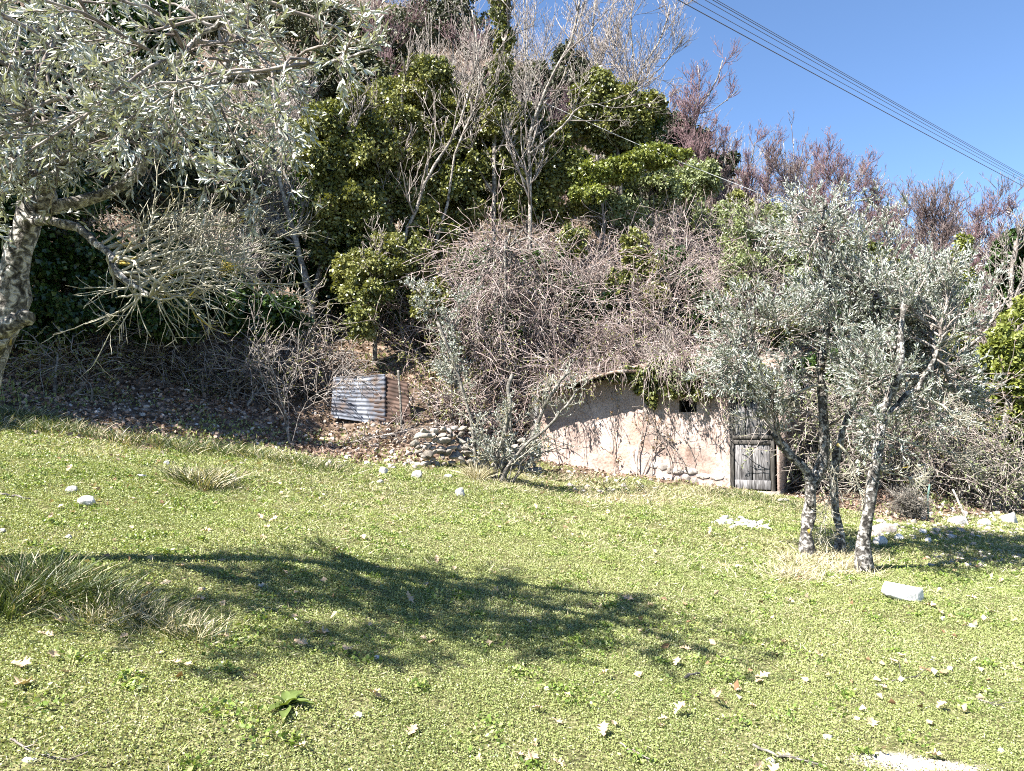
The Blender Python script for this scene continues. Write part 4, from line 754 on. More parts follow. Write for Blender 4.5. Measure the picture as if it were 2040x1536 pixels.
# more of the slope's dense cover; dark ivy puts black shaded gaps into colour
EXTRA = [('dense ivy thicket filling the middle of the slope', bl((840, 250, 60, 60, 20), (900, 330, 60, 70, 20), (960, 380, 60, 60, 19.6), (1000, 260, 50, 60, 20.5), (1100, 400, 60, 50, 19.4)), 12000, 'ivy', 161, (940, 400), 20),
 ('dark ivy undergrowth between the bare trunks left of the ivy mass', bl((600, 420, 60, 90, 19), (560, 520, 60, 60, 17.6), (660, 560, 50, 60, 17.8), (520, 400, 60, 80, 20)), 9000, 'ivy_dark', 162, (600, 560), 19),
 ('dull green scrub mound up the slope behind the ivy', bl((700, 150, 70, 60, 26), (640, 200, 60, 60, 26), (780, 80, 70, 50, 30), (1000, 190, 60, 50, 27), (1080, 170, 50, 40, 27)), 10000, 'dull', 163, (700, 250), 26),
 ('ivy undergrowth below the skyline left of the lone tree', bl((1290, 380, 60, 40, 21), (1230, 430, 60, 40, 20), (1380, 360, 50, 40, 23), (1420, 440, 50, 40, 21)), 8000, 'pale_leaf', 164, (1290, 440), 21),
 ('dark leafy undergrowth in the thicket above the hut', bl((1080, 560, 60, 60, 17.4), (1180, 620, 70, 50, 17), (1330, 560, 60, 60, 17.6), (1400, 640, 60, 50, 17), (1000, 660, 50, 40, 16.4), (1240, 700, 60, 25, 16.6), (960, 560, 50, 60, 17.4)), 10000, 'ivy_dark', 165, (1180, 660), 17),
 ('ivy undergrowth behind the olive trees on the right', bl((1620, 620, 70, 60, 17), (1740, 660, 70, 60, 17), (1860, 620, 70, 60, 18), (1900, 760, 60, 60, 17), (1660, 760, 80, 60, 15.5)), 11000, 'ivy_dark', 166, (1740, 740), 17),
 ('green ivy patches among the grey shrubs right of the olive crowns', bl((1880, 700, 50, 50, 16.4), (1940, 860, 40, 30, 15.6), (1560, 640, 40, 40, 16.4), (1800, 560, 60, 40, 19), (1700, 520, 60, 40, 19)), 7000, 'ivy', 167, (1880, 740), 16.4)]
for lab, bs, n, mt, sd_, b0, d_ in EXTRA: ivytree(lab, sd_, [(path([b0, (b0[0] + 8, b0[1] - 60)], d_), .06, .04)], bs, n, L=.11 if d_ < 24 else .17, mat=mt, tw=(20, 90, 400, 1.1), group='leafy undergrowth on the slope')
SH2 = [('pink-grey shrub high in the thicket, below the yellow ivy', 1180, 19.5, 2.4, 2.0), ('pink-grey shrub at the top of the thicket near the skyline', 1330, 20.5, 2.6, 2.0), ('pinkish shrub right of the fanning one above the door', 1460, 18.5, 2.8, 1.8), ('reddish shrub under the lone skyline tree', 1440, 23, 2.6, 1.9), ('pinkish shrub left in the thicket beside the ivy trees', 940, 17.4, 2.4, 1.6),
 ('brown shrub low in the thicket behind the hut roof', 1250, 15.6, 1.6, 1.5), ('grey shrub at the skyline behind the first red tree', 1520, 24, 2.2, 1.9), ('purple shrub on the skyline under the densest red tree', 1680, 24, 2.3, 2.0), ('purple shrub in the skyline dip', 1770, 25, 2.2, 2.0), ('purple shrub below the widest red tree', 1860, 24, 2.2, 2.0), ('purple shrub at the right skyline', 1980, 24, 2.2, 2.0)]
for i, (lab, px, d_, hg, wd) in enumerate(SH2): shrub(lab, 260 + i, px, d_, hg, wd, 24, 220, 1700, 'twig_pink' if i < 6 else 'twig_red', rm=.0065 if i < 6 else .008, leaves=900)

# ------------------------------------------------------------ dead vines on the hut wall
rng = np.random.default_rng(300)
def vine(label, name, segs, r0, ntw, L, mat='twig_grey', leaves=0):
    LP = np.stack([spline([wp(*sz(x, y), .035 + .02 * (i % 2)) for i, (x, y) in enumerate(s_)], 12, rng, .006) for s_ in segs]); LR = np.stack([r0 * rng.uniform(.6, 1.1) * np.linspace(1, .4, 12) for _ in segs])
    g = LP[0, 0]; root = empty(name, g, label, 'vine', 'dead vine stems on the hut wall')
    sets = [(LP, LR, 5, 0)]
    o = grow(rng, LP, LR, ntw, .05, 1, L, 35, trop=0, wig=.22, K=7, rr=.5, rmin=.004)
    P_ = o[0]; dd = (P_ - A0) @ wn; P_ = P_ - wn * (dd - np.clip(dd, .025, .09))[..., None]; sets.append((P_, o[1], 3, 0)); put_tubes('stem', M[mat], root, sets)
    if leaves:
        p, d = along(rng, P_, leaves); V_, F_ = leafset(rng, p, unit(d + rng.normal(0, .6, d.shape)), .05, .045, 'ivy'); build('dry_leaf_tuft', V_, F_, M['dry'], root)
vine('thickest twisted dead vine climbing the middle of the hut wall', 'dead_vine', [[(1275, 965), (1272, 920), (1280, 870), (1288, 820), (1290, 780)], [(1300, 965), (1300, 900), (1305, 860), (1298, 800)], [(1278, 955), (1300, 900), (1330, 870), (1300, 850)], [(1340, 960), (1330, 900), (1310, 860), (1290, 810)], [(1370, 940), (1345, 890), (1320, 865), (1300, 840)]], .014, 42, .4, leaves=60)
vine('thin dead creeper left of the thick vine on the hut wall', 'dead_vine', [[(1222, 955), (1224, 900), (1222, 840), (1228, 775)], [(1190, 880), (1180, 830), (1170, 790)], [(1235, 950), (1225, 890), (1232, 830), (1240, 770)]], .007, 18, .35, leaves=30)
vine('dead creeper right of the thick vine, near the window', 'dead_vine', [[(1385, 920), (1365, 880), (1340, 850), (1325, 800)], [(1355, 950), (1340, 900), (1325, 850)], [(1378, 860), (1372, 820), (1350, 780)]], .007, 22, .35)
vine('fan of fine hanging stems beside the door', 'dead_vine', [[(1408, 745), (1425, 800), (1440, 850), (1458, 905)], [(1415, 745), (1440, 800), (1455, 850)], [(1400, 750), (1415, 810), (1425, 860)], [(1425, 742), (1445, 790), (1462, 840)]], .007, 34, .3, 'twig_pink')
# twig fringe drooping over the eave, throwing shadows on the plaster
for k_, (pa, pb, n, lab) in enumerate(((1085, 1250, 52, 'drooping bramble fringe over the left eave of the hut'), (1300, 1465, 100, 'drooping bramble fringe over the right eave of the hut'))):
    Ps = []; 
    for i in range(n):
        px = rng.uniform(pa, pb); s0, z0 = sz(px, 740); st_ = wp(s0, top_at(np.clip(s0, 0, WL)) + .25, -.1); e = st_ + wn * rng.uniform(.4, .78) + sdir * rng.uniform(-.2, .4) + np.array([0, 0, -rng.uniform(.2, .6 + .3 * k_)]); Ps.append(spline([st_, (st_ + e) / 2 + wn * .2 + [0, 0, .2], e], 9, rng, .015))
    Ps = np.stack(Ps); Rs = np.full(Ps.shape[:2], .005) * np.linspace(1.2, .6, 9); o = grow(rng, Ps, Rs, n * 5, .2, 1, .25, 40, trop=-.06, wig=.15, K=5, rr=.8, rmin=.0035); root = empty('bramble_fringe', Ps[0, 0], lab, 'bramble')
    put_tubes('twigs', M['twig_pink'], root, [(Ps, Rs, 4, 0), (*o, 3, 0)]); p, d = along(rng, o[0], 900 if k_ else 400); V_, F_ = leafset(rng, p, unit(d + rng.normal(0, .6, d.shape) - [0, 0, .3]), .05, .03, 'ivy'); build('foliage', V_, F_, M['pale_leaf'] if k_ else M['ivy'], root)

# ------------------------------------------------------------ ground stuff
def scatter(rg, n, xr, yr, f=None):
    y = np.sqrt(rg.uniform(yr[0] ** 2, yr[1] ** 2, n)) if yr[0] > 0 else rg.uniform(*yr, n); x = rg.uniform(-1, 1, n) * (y * .74 + 2.2); k_ = (x > xr[0]) & (x < xr[1])
    x, y = x[k_], y[k_]
    if f is not None: p = f(x, y); k_ = rg.uniform(0, 1, len(x)) < p; x, y = x[k_], y[k_]
    return np.stack([x, y, height(x, y)], 1)
rng = np.random.default_rng(400)
M['weeds'] = leaf_mat('weed_leaves', [(.07, .12, .02), (.13, .2, .035), (.22, .29, .06), (.36, .4, .15)], trans=.28, rough=.45)
lawn = lambda x, y: (1 - bankf(x, y)) * (1 - .93 * gravelf(x, y)) * np.clip(.1 + 1.5 * vnoise(x, y, .16, 11), .12, 1)
b = MB()
for n, yr, L, W in ((250000, (1.2, 4.6), .022, .003), (260000, (4.6, 8), .032, .0045), (220000, (8, 15), .048, .0075)):
    p = scatter(rng, n, (-14, 14), yr, lawn); d = rng.normal(0, .55, p.shape); d[:, 2] = np.abs(d[:, 2]) + .45; V_, F_ = leafset(rng, p - [0, 0, .004], d, L, W, 'kite', fold=.15); b.add(V_, F_)
tag(b.out('grass', M['grass']), 'short green grass covering the sloping lawn', 'grass', kind='stuff')
b = MB()
for n, yr, L, W in ((520000, (1.2, 4.6), .0098, .0078), (520000, (4.6, 8), .0135, .0102), (270000, (8, 15), .025, .018)):
    p = scatter(rng, n, (-14, 14), yr, lawn); d = rng.normal(0, 1, p.shape); d[:, 2] = np.abs(d[:, 2]) * .28 + .04; V_, F_ = leafset(rng, p + [0, 0, 1] * rng.uniform(.002, .02, (len(p), 1)), d, L, W, 'round', fold=.1); b.add(V_, F_)
tag(b.out('ground_cover', M['clover']), 'low clover-like ground cover between the grass', 'ground cover', kind='stuff')
b = MB(); c = scatter(rng, 1500, (-9, 9), (2.6, 12), lambda x, y: (1 - bankf(x, y)) * .9); m_ = 46; q = np.repeat(c, m_, 0); rr_ = np.repeat(rng.uniform(.02, .085, len(c)), m_)
q[:, :2] += rng.normal(0, 1, (len(q), 2)) * rr_[:, None]; q[:, 2] = height(q[:, 0], q[:, 1]) + rng.uniform(.004, .03, len(q)); d = rng.normal(0, 1, q.shape); d[:, 2] = np.abs(d[:, 2]) * .5 + .1; V_, F_ = leafset(rng, q, d, .026, .016, 'round', fold=.12); b.add(V_, F_)
tag(b.out('lawn_weeds', M['weeds']), 'clumps of slightly larger leafy weeds in the lawn', 'weeds', kind='stuff')
b = MB(); sf = lambda x, y: (1 - bankf(x, y) * .8) * np.clip(vnoise(x, y, 1.1, 21) * 2.6 - 1.25 + np.clip((y - 6) / 6, 0, .55), .1, 1)
for n, yr, L, W in ((26000, (2.5, 6), .05, .0026), (70000, (6, 15), .085, .0055)):
    p = scatter(rng, n, (-14, 14), yr, sf); d = rng.normal(0, 1, p.shape); d[:, 2] = np.abs(d[:, 2]) * .35 + .05; V_, F_ = leafset(rng, p + [0, 0, .012], d, L, W, 'kite', fold=.1); b.add(V_, F_)
def band(px0, px1, py0, py1, n, L, W, zz=.4):
    global b
    q = np.array([hit(rng.uniform(px0, px1), rng.uniform(py0, py1)) for _ in range(n // 40)]); q = np.repeat(q, 40, 0) + np.concatenate([rng.normal(0, .09, (len(q) * 40, 2)), np.zeros((len(q) * 40, 1))], 1); q[:, 2] = height(q[:, 0], q[:, 1])
    d = rng.normal(0, 1, q.shape); d[:, 2] = np.abs(d[:, 2]) * zz + .1; V_, F_ = leafset(rng, q, d, L, W, 'kite', fold=.1); b.add(V_, F_)
band(1540, 1740, 1105, 1160, 3200, .13, .006); band(1150, 1420, 975, 1010, 3000, .14, .007); band(960, 1200, 950, 980, 1600, .12, .007); band(1600, 1720, 1080, 1130, 1600, .12, .006)
tag(b.out('dry_grass', M['straw']), 'straw-coloured dead grass scattered and matted on the lawn', 'dry grass', kind='stuff')
# leaf litter and scree on the bank
b = MB(); p = scatter(rng, 80000, (-14, 14), (9, 19), lambda x, y: bankf(x, y) * np.clip(vnoise(x, y, .8, 31) * 1.5 + .05, .25, 1)); d = rng.normal(0, 1, p.shape); d[:, 2] *= .3; V_, F_ = leafset(rng, p + [0, 0, .02], d, .075, .05, 'kite', fold=.2); b.add(V_, F_)
p = scatter(rng, 6500, (-9, 9), (3, 14), lambda x, y: np.clip(vnoise(x, y, 1.2, 33) * 2.4 - 1.2, .03, 1)); d = rng.normal(0, 1, p.shape); d[:, 2] *= .35; V_, F_ = leafset(rng, p + [0, 0, .02], d, .055, .04, 'kite', fold=.25); b.add(V_, F_, 1)
tag(b.out('leaf_litter', [M['litter'], M['dry']]), 'brown fallen leaves littering the bank and lawn', 'leaf litter', kind='stuff')
b = MB(); p = scatter(rng, 45000, (-14, 14), (9, 16), lambda x, y: bankf(x, y) * np.clip(vnoise(x, y, .9, 37) * 1.8 - .75, 0, 1)); d = rng.normal(0, .6, p.shape); d[:, 2] = np.abs(d[:, 2]) + .3; V_, F_ = leafset(rng, p, d, .07, .03, 'round', fold=.1); b.add(V_, F_)
tag(b.out('bank_weeds', M['clover']), 'patches of green weeds on the bank', 'weeds', kind='stuff')
b = MB()
def scree(n, px, py, s0, s1):
    for _ in range(n):
        q = hit(rng.uniform(*px), rng.uniform(*py)); s_ = rng.uniform(s0, s1) * rng.choice([.6, 1, 1, 1.5]); put_rock(b, rng, q + [0, 0, s_ * .2], s_, ROCKL, .5)
scree(240, (180, 520), (735, 870), .02, .045); scree(110, (480, 700), (800, 925), .02, .05); scree(170, (640, 870), (845, 935), .025, .06); scree(90, (790, 1060), (745, 850), .02, .06); scree(120, (1130, 1320), (935, 985), .02, .05)
scree(230, (1720, 2040), (1020, 1075), .02, .06); scree(200, (1850, 2040), (1070, 1130), .015, .035); scree(60, (1830, 2040), (960, 1030), .03, .09); scree(90, (40, 260), (800, 860), .015, .035)
tag(b.out('scree', M['stone']), 'loose pale limestone rubble spilled over the bank', 'rubble', kind='stuff')
b = MB()
for _ in range(700):
    c, a, e = GR[rng.integers(3)]; q = rng.normal(0, .5, 2); x, y = c[0] + q[0] * a, c[1] + q[1] * e; s_ = rng.uniform(.006, .016); put_rock(b, rng, gpt(x, y), s_, ROCKL, .5)
tag(b.out('gravel', M['stone']), 'strip of white gravel at the bottom right of the lawn', 'gravel', kind='stuff')
b = MB()   # far hillside scrub that reads as one mass
def hs(n, yr): 
    x = rng.uniform(-60, 45, n); y = rng.uniform(*yr, n); k_ = (np.abs(x) < y * .8 + 3) & (rng.uniform(0, 1, n) < np.clip(vnoise(x, y, 3.5, 41) * 2 - .35, .06, 1)); x, y = x[k_], y[k_]; return np.stack([x, y, height(x, y)], 1)
for n, yr, L, hgt in ((150000, (16, 30), .11, .9), (150000, (28, 58), .2, 1.8)):
    p = hs(n, yr); lump = vnoise(p[:, 0], p[:, 1], 1.3, 43) * hgt; p[:, 2] += lump * rng.uniform(.2, 1, len(p)); V_, F_ = leafset(rng, p, rng.normal(0, 1, p.shape), L, L * .6, 'ivy'); b.add(V_, F_, 0)
p = hs(26000, (17, 58)); Dv = rng.normal(0, .45, p.shape); Dv[:, 2] = 1; k_ = np.linspace(0, 1, 4)[None, :, None]; sc_ = (.6 + p[:, 1] * .045)[:, None, None]; bend = rng.normal(0, .3, p.shape)[:, None, :]
Pt = p[:, None, :] + Dv[:, None, :] * k_ * sc_ + bend * k_ ** 2 * sc_; V_, F_ = tubes(Pt, np.full(Pt.shape[:2], 1.) * (.0035 + p[:, 1:2] * .00028) * np.linspace(1, .5, 4), 3); b.add(V_, F_, 1)
tag(b.out('hillside_scrub', [M['dull'], M['twig_grey']]), 'far hillside of grey bare scrub and dull evergreen bushes', 'scrub', kind='stuff')

# ------------------------------------------------------------ single stones
def stone(px, py, wpx, hfrac, label, seed, mat='stone_w', group=None, name='stone', sink=.24, protos=None):
    q = hit(px, py); s_ = wpx / F * q[1] / 2; V_, F_ = (protos or ROCK)[seed % 6]; rg = np.random.default_rng(seed); a = rg.uniform(-.3, .3); Rz = np.array([[math.cos(a), -math.sin(a), 0], [math.sin(a), math.cos(a), 0], [0, 0, 1]])
    h_ = s_ * hfrac; zmax = V_[:, 2].max(); V_ = V_ * [s_, s_ * .85, h_ / zmax]; V_ = V_ @ Rz.T + q + [0, 0, h_ * (1 - 2 * sink)]
    return tag(build(name, V_, [F_], M[mat]), label, 'stone', group)
big = hit(1800, 1198); Vb, Fb = rock_proto(77, 30, .6); bx = np.abs(Vb) ** .5 * np.sign(Vb); bx = bx + np.array([mnoise.noise_vector(Vector(q_ * 2.3))[:] for q_ in Vb]) * .09; Vb = bx * [.165, .12, .1]
c_, s_ = math.cos(-.17), math.sin(-.17); Vb = Vb @ np.array([[c_, 0, s_], [0, 1, 0], [-s_, 0, c_]]) + big + [0, .02, .06]
tag(build('boulder', Vb, [Fb], M['stone_w']), 'big squarish white block lying on the grass below the olive trunks', 'stone')
G = 'white stones dotted over the lawn'
for i, (px, py, wx, hf, lab) in enumerate([(142, 982, 26, .6, 'smaller white stone just above the larger one on the left lawn'), (172, 1007, 40, .6, 'larger white stone on the left lawn'), (463, 960, 24, .8, 'white stone right of the grass tussock'), (918, 988, 27, .8, 'rounded white stone below the olive bush'), (764, 944, 20, .9, 'pale stone at the lawn edge, below the metal sheets'),
   (757, 964, 16, .6, 'small pale stone just below another at the lawn edge'), (830, 952, 24, .8, 'pale pointed stone at the foot of the dry stone wall'), (893, 952, 22, .4, 'flat pale stone at the lawn edge left of the olive bush'), (692, 916, 20, .6, 'pale stone on the rubble bank under the corrugated sheets'), (333, 926, 17, .6, 'small white stone on the upper left lawn'),
   (281, 952, 20, .4, 'flat white stone left of the grass tussock'), (136, 1075, 14, .8, 'small grey stone above the long grass on the left'), (4, 1062, 16, .7, 'white stone at the left edge of the picture'), (750, 1315, 20, .5, 'white stone in the dappled shade of the foreground'), (713, 1430, 22, .5, 'white pebble right of the broad-leaved weed'),
   (522, 1172, 18, .5, 'bluish white stone in the branch shadow'), (58, 1518, 30, .3, 'flat white stone in the bottom left corner'), (1893, 1340, 14, .8, 'small white round stone on the right lawn'), (1858, 1316, 12, .7, 'tiny white stone left of the small round one on the right lawn'), (1995, 1505, 14, .8, 'white pebble near the gravel at the bottom right'), (1935, 1250, 20, .4, 'flat white stone below the big white block'),
   (1880, 1236, 16, .6, 'small white stone right of the big oak leaf under the block'), (1650, 1480, 20, .6, 'white stone near the black stick at the bottom'), (1535, 1526, 22, .5, 'white stone at the bottom edge beside the black stick'), (1090, 1375, 14, .7, 'white pebble in the middle foreground'), (1310, 1145, 0, 0, None)]):
    if lab: stone(px, py, wx, hf, lab, 500 + i, group=G)
for i, (px, py, wx, hf, lab, mt) in enumerate([(1762, 1062, 50, .5, 'long pale slab tilted behind the rightmost olive trunk', 'stone'), (1755, 1086, 34, .7, 'angular white rock right of the rightmost olive trunk', 'stone_w'), (1790, 1076, 20, .8, 'white lump beside the tilted slab', 'stone_w'), (1822, 1044, 16, .8, 'small grey-white rock at the foot of the dry bush', 'stone'), (1840, 1064, 18, .7, 'rounded white rock on the grass before the dry bush', 'stone_w'),
   (1753, 1042, 24, .4, 'flat pinkish stone behind the olive trunks', 'stone'), (1910, 1046, 38, .6, 'long white rock in the row at the foot of the right bank', 'stone_w'), (1962, 1048, 30, .6, 'white rock right of the longest one at the bank foot', 'stone_w'), (1985, 1010, 34, .9, 'grey boulder half buried in the right bank', 'stone'), (2015, 1044, 44, .7, 'white rock heap stone at the right edge', 'stone_w'), (1850, 1082, 16, .8, 'white stone out on the grass below the row of rocks', 'stone_w'), (1935, 992, 24, .9, 'pale boulder on the bank above the row of rocks', 'stone')]):
    stone(px, py, wx, hf, lab, 560 + i, mt, 'rocks at the foot of the right bank', 'rock')
for i in range(70):
    u = rng.normal(0, 1, 2); px = 1484 + np.clip(u[0], -2, 2) * 32; py = 1046 + np.clip(u[1], -1.7, 1.7) * 6 + (px - 1484) * .1; stone(px, py, rng.uniform(8, 17), .6, 'white limestone chip in the patch of rubble on the grass below the plank door', 600 + i, 'stone_w', 'white limestone chips in the patch below the door', 'limestone_chip', protos=ROCKL)

# ------------------------------------------------------------ dry oak leaves lying on the lawn
def oak_leaf_mesh(seed):
    rg = np.random.default_rng(seed); n = 9; V_ = []; 
    ts = np.linspace(0, 1, n * 2 + 1)
    for sgn in (1, -1):
        for i, t_ in enumerate(ts):
            w_ = math.sin(math.pi * min(t_ * 1.02, 1)) ** .7 * .3 * (1.05 if i % 4 in (1, 2) else .55) * (.6 + .6 * t_); V_.append([t_, sgn * w_ * rg.uniform(.8, 1.2), 0])
    mid = [[t_, 0, 0] for t_ in ts]; V_ = np.array(V_ + mid); m = len(ts); F_ = []
    for i in range(m - 1): F_ += [[i, i + 1, 2 * m + i + 1, 2 * m + i], [m + i + 1, m + i, 2 * m + i, 2 * m + i + 1]]
    V_[:, 2] = .9 * V_[:, 1] ** 2 * rg.uniform(.5, 2.2) + .35 * rg.uniform(-.3, 1) * (V_[:, 0] - .5) ** 2 + .05 * np.sin(V_[:, 0] * 9 + V_[:, 1] * 8)
    me = bpy.data.meshes.new('oak_leaf'); me.from_pydata(V_.tolist(), [], F_); me.materials.append(M['dry']); me.update(); return me
OAK = [oak_leaf_mesh(i) for i in range(6)]
def oak(px, py, wpx, label, i, group='dry oak leaves lying on the lawn'):
    q = hit(px, py); o = bpy.data.objects.new('oak_leaf', OAK[i % 6]); sc.collection.objects.link(o); s_ = wpx / F * q[1] * 1.1; rg = np.random.default_rng(700 + i)
    a = rg.uniform(0, 6.28); o.rotation_euler = (rg.normal(0, .35), rg.normal(0, .3), a); o.location = q + [-math.cos(a) * s_ / 2, -math.sin(a) * s_ / 2, .022 + .01 * rg.uniform()]; o.scale = (s_,) * 3; return tag(o, label, 'leaf', group)
for i, (px, py, wx, lab) in enumerate([(45, 1370, 50, 'large curled oak leaf in the shade at the lower left'), (110, 1242, 36, 'dry oak leaf standing against the long grass on the left'), (133, 1352, 26, 'twisted oak leaf right of the large curled one'), (350, 1335, 26, 'upright dry oak leaf in the left foreground shade'), (375, 1340, 24, 'dry oak leaf touching its upright neighbour on the right'), (318, 1310, 16, 'small dry leaf above the pair in the foreground shade'),
   (640, 1270, 36, 'long curled leaf in the centre of the branch shadow'), (655, 1295, 24, 'dry leaf just below the long curled one in the branch shadow'), (1422, 1412, 44, 'largest bright dry leaf in the right foreground'), (1060, 1487, 30, 'cream dry leaf near the bottom centre'), (1203, 1475, 36, 'curled cream leaf in the bottom centre foreground'), (1520, 1357, 30, 'pale oak leaf right of centre in the foreground'), (1855, 1213, 26, 'tan oak leaf just below the big white block'),
   (1250, 1200, 28, 'pale leaf between the two small shadow patches'), (1175, 1212, 16, 'small star-like dry leaf left of the pale one between shadows'), (1275, 1265, 16, 'tan leaf inside the small shadow patch on the right'), (1465, 1377, 28, 'yellowish leaf below the pale oak leaf'), (1780, 1333, 26, 'yellow-tan leaf on the right lawn'), (1760, 1380, 16, 'brown leaf with a dark shadow on the right lawn'), (850, 1170, 18, 'upright tan leaf right of the branch shadow'), (860, 1290, 22, 'brown leaf at the right end of the branch shadow')]):
    oak(px, py, wx, lab, i)
for i in range(220):
    d_ = rng.uniform(3, 11.5) ; px = rng.uniform(20, 2020); x = (px - CX) / F * d_; py_ = CY - F * 0
    g = gpt(x, d_); o = bpy.data.objects.new('oak_leaf', OAK[i % 6]); sc.collection.objects.link(o); s_ = rng.uniform(.05, .1); o.location = g + [0, 0, .025]; o.rotation_euler = (rng.normal(0, .4), rng.normal(0, .4), rng.uniform(0, 6.28)); o.scale = (s_,) * 3; tag(o, 'small dry tan leaf scattered on the open grass', 'leaf', 'small dry leaves scattered on the open grass')

# ------------------------------------------------------------ grass clumps, weed, sticks
def tuft(name, label, pts, n, L, W, spread, mats, seed, straw=.15, cat='grass clump'):
    rg = np.random.default_rng(seed); root = empty(name, hit(*pts[0]), label, cat); Pa, Ra = [], []
    for c in pts:
        g = hit(*c); m = n // len(pts); off = rg.normal(0, spread, (m, 2)); bx = g[0] + off[:, 0]; by = g[1] + off[:, 1]; bz = height(bx, by); B0 = np.stack([bx, by, bz], 1); l_ = L * rg.uniform(.5, 1.2, m)[:, None]; D = np.concatenate([off / spread * .35 + rg.normal(0, .3, (m, 2)), np.ones((m, 1))], 1); D = unit(D); bend = np.concatenate([D[:, :2] * 1.3 + rg.normal(0, .2, (m, 2)), -rg.uniform(.1, .75, (m, 1))], 1)
        k_ = np.linspace(0, 1, 5)[None, :, None]; Pa.append(B0[:, None] + (D[:, None] * k_ + bend[:, None] * k_ ** 2 * .5) * l_[:, None])
    P_ = np.concatenate(Pa); m = len(P_); side = unit(np.cross(P_[:, -1] - P_[:, 0], rg.normal(size=(m, 3))))[:, None] * (W * np.array([.8, 1, .8, .5, .05]))[None, :, None] * rg.uniform(.6, 1.2, (m, 1, 1))
    V_ = np.stack([P_ - side / 2, P_ + side / 2], 2).reshape(-1, 3); ix = np.arange(m * 10).reshape(m, 5, 2); F_ = np.stack([ix[:, :-1, 0], ix[:, :-1, 1], ix[:, 1:, 1], ix[:, 1:, 0]], -1)
    ns_ = int(m * straw); pm = rg.permutation(m); b = MB(); b.add(V_, [F_[pm[ns_:]].reshape(-1, 4)], 0)
    if ns_: b.add(V_, [F_[pm[:ns_]].reshape(-1, 4)], 1)
    b.out('blades', [M[mats], M['straw']], root); return root
M['long_grass'] = leaf_mat('long_grass_blades', [(.03, .05, .014), (.06, .09, .024), (.12, .15, .05)], trans=.3, rough=.45)  # olive shade over the left clump is put into these dark tones
tuft('grass_clump', 'tall dark green grass clump at the left edge of the foreground', [(20, 1190), (70, 1200), (120, 1195), (170, 1190), (40, 1160), (110, 1165), (0, 1230), (210, 1215)], 2200, .2, .006, .08, 'long_grass', 801)
tuft('grass_clump', 'half-dead grass clump spilling right of the tall green one', [(240, 1240), (300, 1245), (350, 1262), (280, 1225), (390, 1275), (180, 1240)], 1500, .13, .005, .08, 'long_grass', 802, .55)
tuft('grass_tussock', 'straw-and-green grass tussock on the upper left lawn', [(385, 965), (410, 968), (430, 962)], 700, .24, .009, .1, 'long_grass', 803, .55)
tuft('grass_clump', 'grass fringe at the upper left edge of the lawn', [(20, 830), (60, 835), (110, 850), (160, 865), (0, 850), (90, 860)], 1500, .19, .008, .16, 'long_grass', 804, .2)
tuft('grass_clump', 'ragged grass fringe along the shaded foot of the left bank', [(230, 880), (290, 885), (350, 895), (410, 900), (470, 905), (520, 915), (590, 925), (650, 935)], 1700, .2, .009, .16, 'long_grass', 805, .3)
tuft('grass_tussock', 'pale straw tuft at the left foot of the olive bush', [(945, 950), (950, 956)], 350, .3, .008, .05, 'straw', 806, .5)
tuft('grass_clump', 'green grass growing along the foot of the hut wall', [(1060, 950), (1100, 955), (1150, 958), (1210, 968), (1420, 985), (1480, 990), (1530, 1000), (1590, 1015)], 1700, .14, .008, .16, 'long_grass', 807, .35)
q = hit(570, 1415); rg = np.random.default_rng(811); root = empty('broad_leaved_weed', q, 'broad-leaved dock weed growing in the foreground grass', 'weed'); M['dock'] = leaf_mat('dock_leaves', [(.08, .12, .03), (.17, .22, .06)], trans=.3, rough=.4)
for i in range(17):
    a = i * 2.4 + rg.uniform(-.3, .3); l_ = rg.uniform(.06, .12); k_ = np.linspace(0, 1, 8); el = rg.uniform(.35, 1.3); r_ = l_ * (k_ * math.cos(el) + .35 * k_ ** 2); z = l_ * (k_ * math.sin(el) - .45 * k_ ** 2); wv = l_ * .22 * np.sin(np.pi * np.clip(k_ * .92 + .04, 0, 1)) ** .8
    c = np.stack([math.cos(a) * r_, math.sin(a) * r_, z], 1) + q; s_ = np.array([-math.sin(a), math.cos(a), 0]); V_ = np.concatenate([c - s_ * wv[:, None] + [0, 0, .008], c, c + s_ * wv[:, None] + [0, 0, .008]]); F_ = [[j, j + 1, 8 + j + 1, 8 + j] for j in range(7)] + [[8 + j, 8 + j + 1, 16 + j + 1, 16 + j] for j in range(7)]; build('leaf', V_, [np.array(F_)], M['dock'], root, True)
def stick(label, pts, r_, mat, seed, tw=0):
    rg = np.random.default_rng(seed); P_ = spline([hit(*c) + [0, 0, .018] for c in pts], 14, rg, .004)[None]; Rr = np.linspace(r_, r_ * .5, 14)[None]; sets = [(P_, Rr, 6, 0)]
    if tw: sets.append((*grow(rg, P_, Rr, tw, .2, 1, .15, 40, K=5, rr=.6, rmin=.002), 4, 0))
    b = MB()
    for a, c, s_, m in sets: V_, F_ = tubes(a, c, s_); b.add(V_, F_)
    tag(b.out('stick', M[mat], None, True), label, 'stick')
stick('black curved stick in the grass at the bottom of the picture', [(1500, 1495), (1545, 1512), (1590, 1525), (1640, 1534)], .007, 'bark_dark', 821, 5); stick('pale twig lying in the grass left of the black stick', [(1235, 1490), (1262, 1510), (1290, 1530)], .004, 'twig_grey', 822, 3); stick('thin brown twig on the grass at the bottom left', [(20, 1490), (60, 1505), (110, 1520), (150, 1536)], .004, 'twig_grey', 823, 3)
stick('short dark stick on the right lawn', [(1745, 1372), (1790, 1360), (1830, 1357)], .006, 'bark_dark', 824, 2); stick('small dark branch piece on the far right lawn', [(1950, 1402), (1975, 1410), (2000, 1414)], .006, 'bark_dark', 825, 3); stick('dark piece of bark near the centre right of the lawn', [(1365, 1362), (1380, 1355), (1395, 1350)], .008, 'bark_dark', 826)
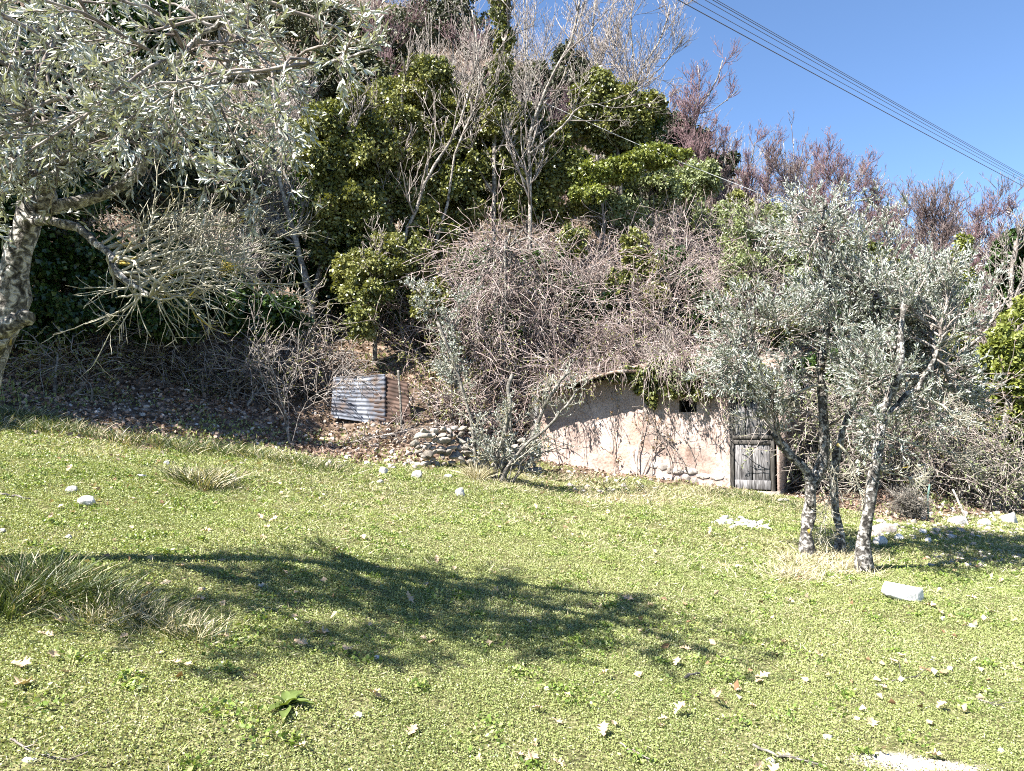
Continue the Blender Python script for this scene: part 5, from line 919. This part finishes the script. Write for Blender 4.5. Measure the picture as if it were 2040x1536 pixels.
stick('bleached stick lying on the left lawn', [(0, 990), (30, 994), (60, 998)], .012, 'bark_pale', 827); stick('forked dead twig on the lawn left of the tussock', [(350, 925), (330, 915), (322, 895)], .004, 'twig_grey', 828, 8)
# fallen dead branches
rg = np.random.default_rng(830)
for lab, c, n in (('fan of dead grey twigs fallen over the corrugated sheets', [(645, 790), (680, 755), (700, 745), (730, 765)], 1), ('dead branch tangle lying on the rubble left of the dry stone wall', [(640, 900), (720, 880), (800, 860), (850, 850)], 1)):
    g = [at(x, y, 12.75) for x, y in c]; plant('dead_branch', lab, 'branch', 840 + len(lab), [(g, .014, .008)], [dict(n=26, t0=.1, t1=1, L=.55, ang=50, trop=0, wig=.2, K=7, rr=.6, rmin=.004), dict(n=110, t0=.1, t1=1, L=.25, ang=45, trop=0, wig=.2, K=5, rr=.8, rmin=.0035)], M['twig_grey'], M['twig_grey'], twigname='twigs')
# green stake and leaning pole on the right bank
b = MB(); g = hit(1850, 1035); b.add(*tubes([spline([g, at(1848, 1000, g[1]), at(1852, 965, g[1])], 5)], [np.full(5, .014)], 6)); M['green'] = nodes('faded_green_metal')[0]; M['green'].node_tree.nodes["Principled BSDF"].inputs["Base Color"].default_value = (.06, .14, .12, 1); tag(b.out('fence_stake', M['green']), 'faded green metal stake standing on the right bank', 'stake')
b = MB(); b.add(*tubes([spline([hit(1930, 1050), at(1912, 1005, 11.6), at(1898, 975, 11.8)], 6)], [np.full(6, .016)], 6)); tag(b.out('leaning_pole', M['bark_pale']), 'pale pole leaning on the right bank beside the green stake', 'pole')
plant('dry_bush', 'round brown dried bush behind the rightmost olive trunk', 'bush', 851, [([g2 - [0, 0, .03], g2 + np.array([.02 * k_, 0, .12]), g2 + np.array([.1 * math.cos(k_), .1 * math.sin(k_), .3])], .008, .004) for g2 in [hit(1800, 1035)] for k_ in range(14)], [dict(n=160, t0=.1, t1=1, L=.3, ang=45, trop=.03, wig=.15, K=5, rr=.8, rmin=.003), dict(n=800, t0=.1, t1=1, L=.15, ang=45, trop=.03, wig=.15, K=4, rr=.9, rmin=.0025)], M['bark_dark'], M['bark_dark'])
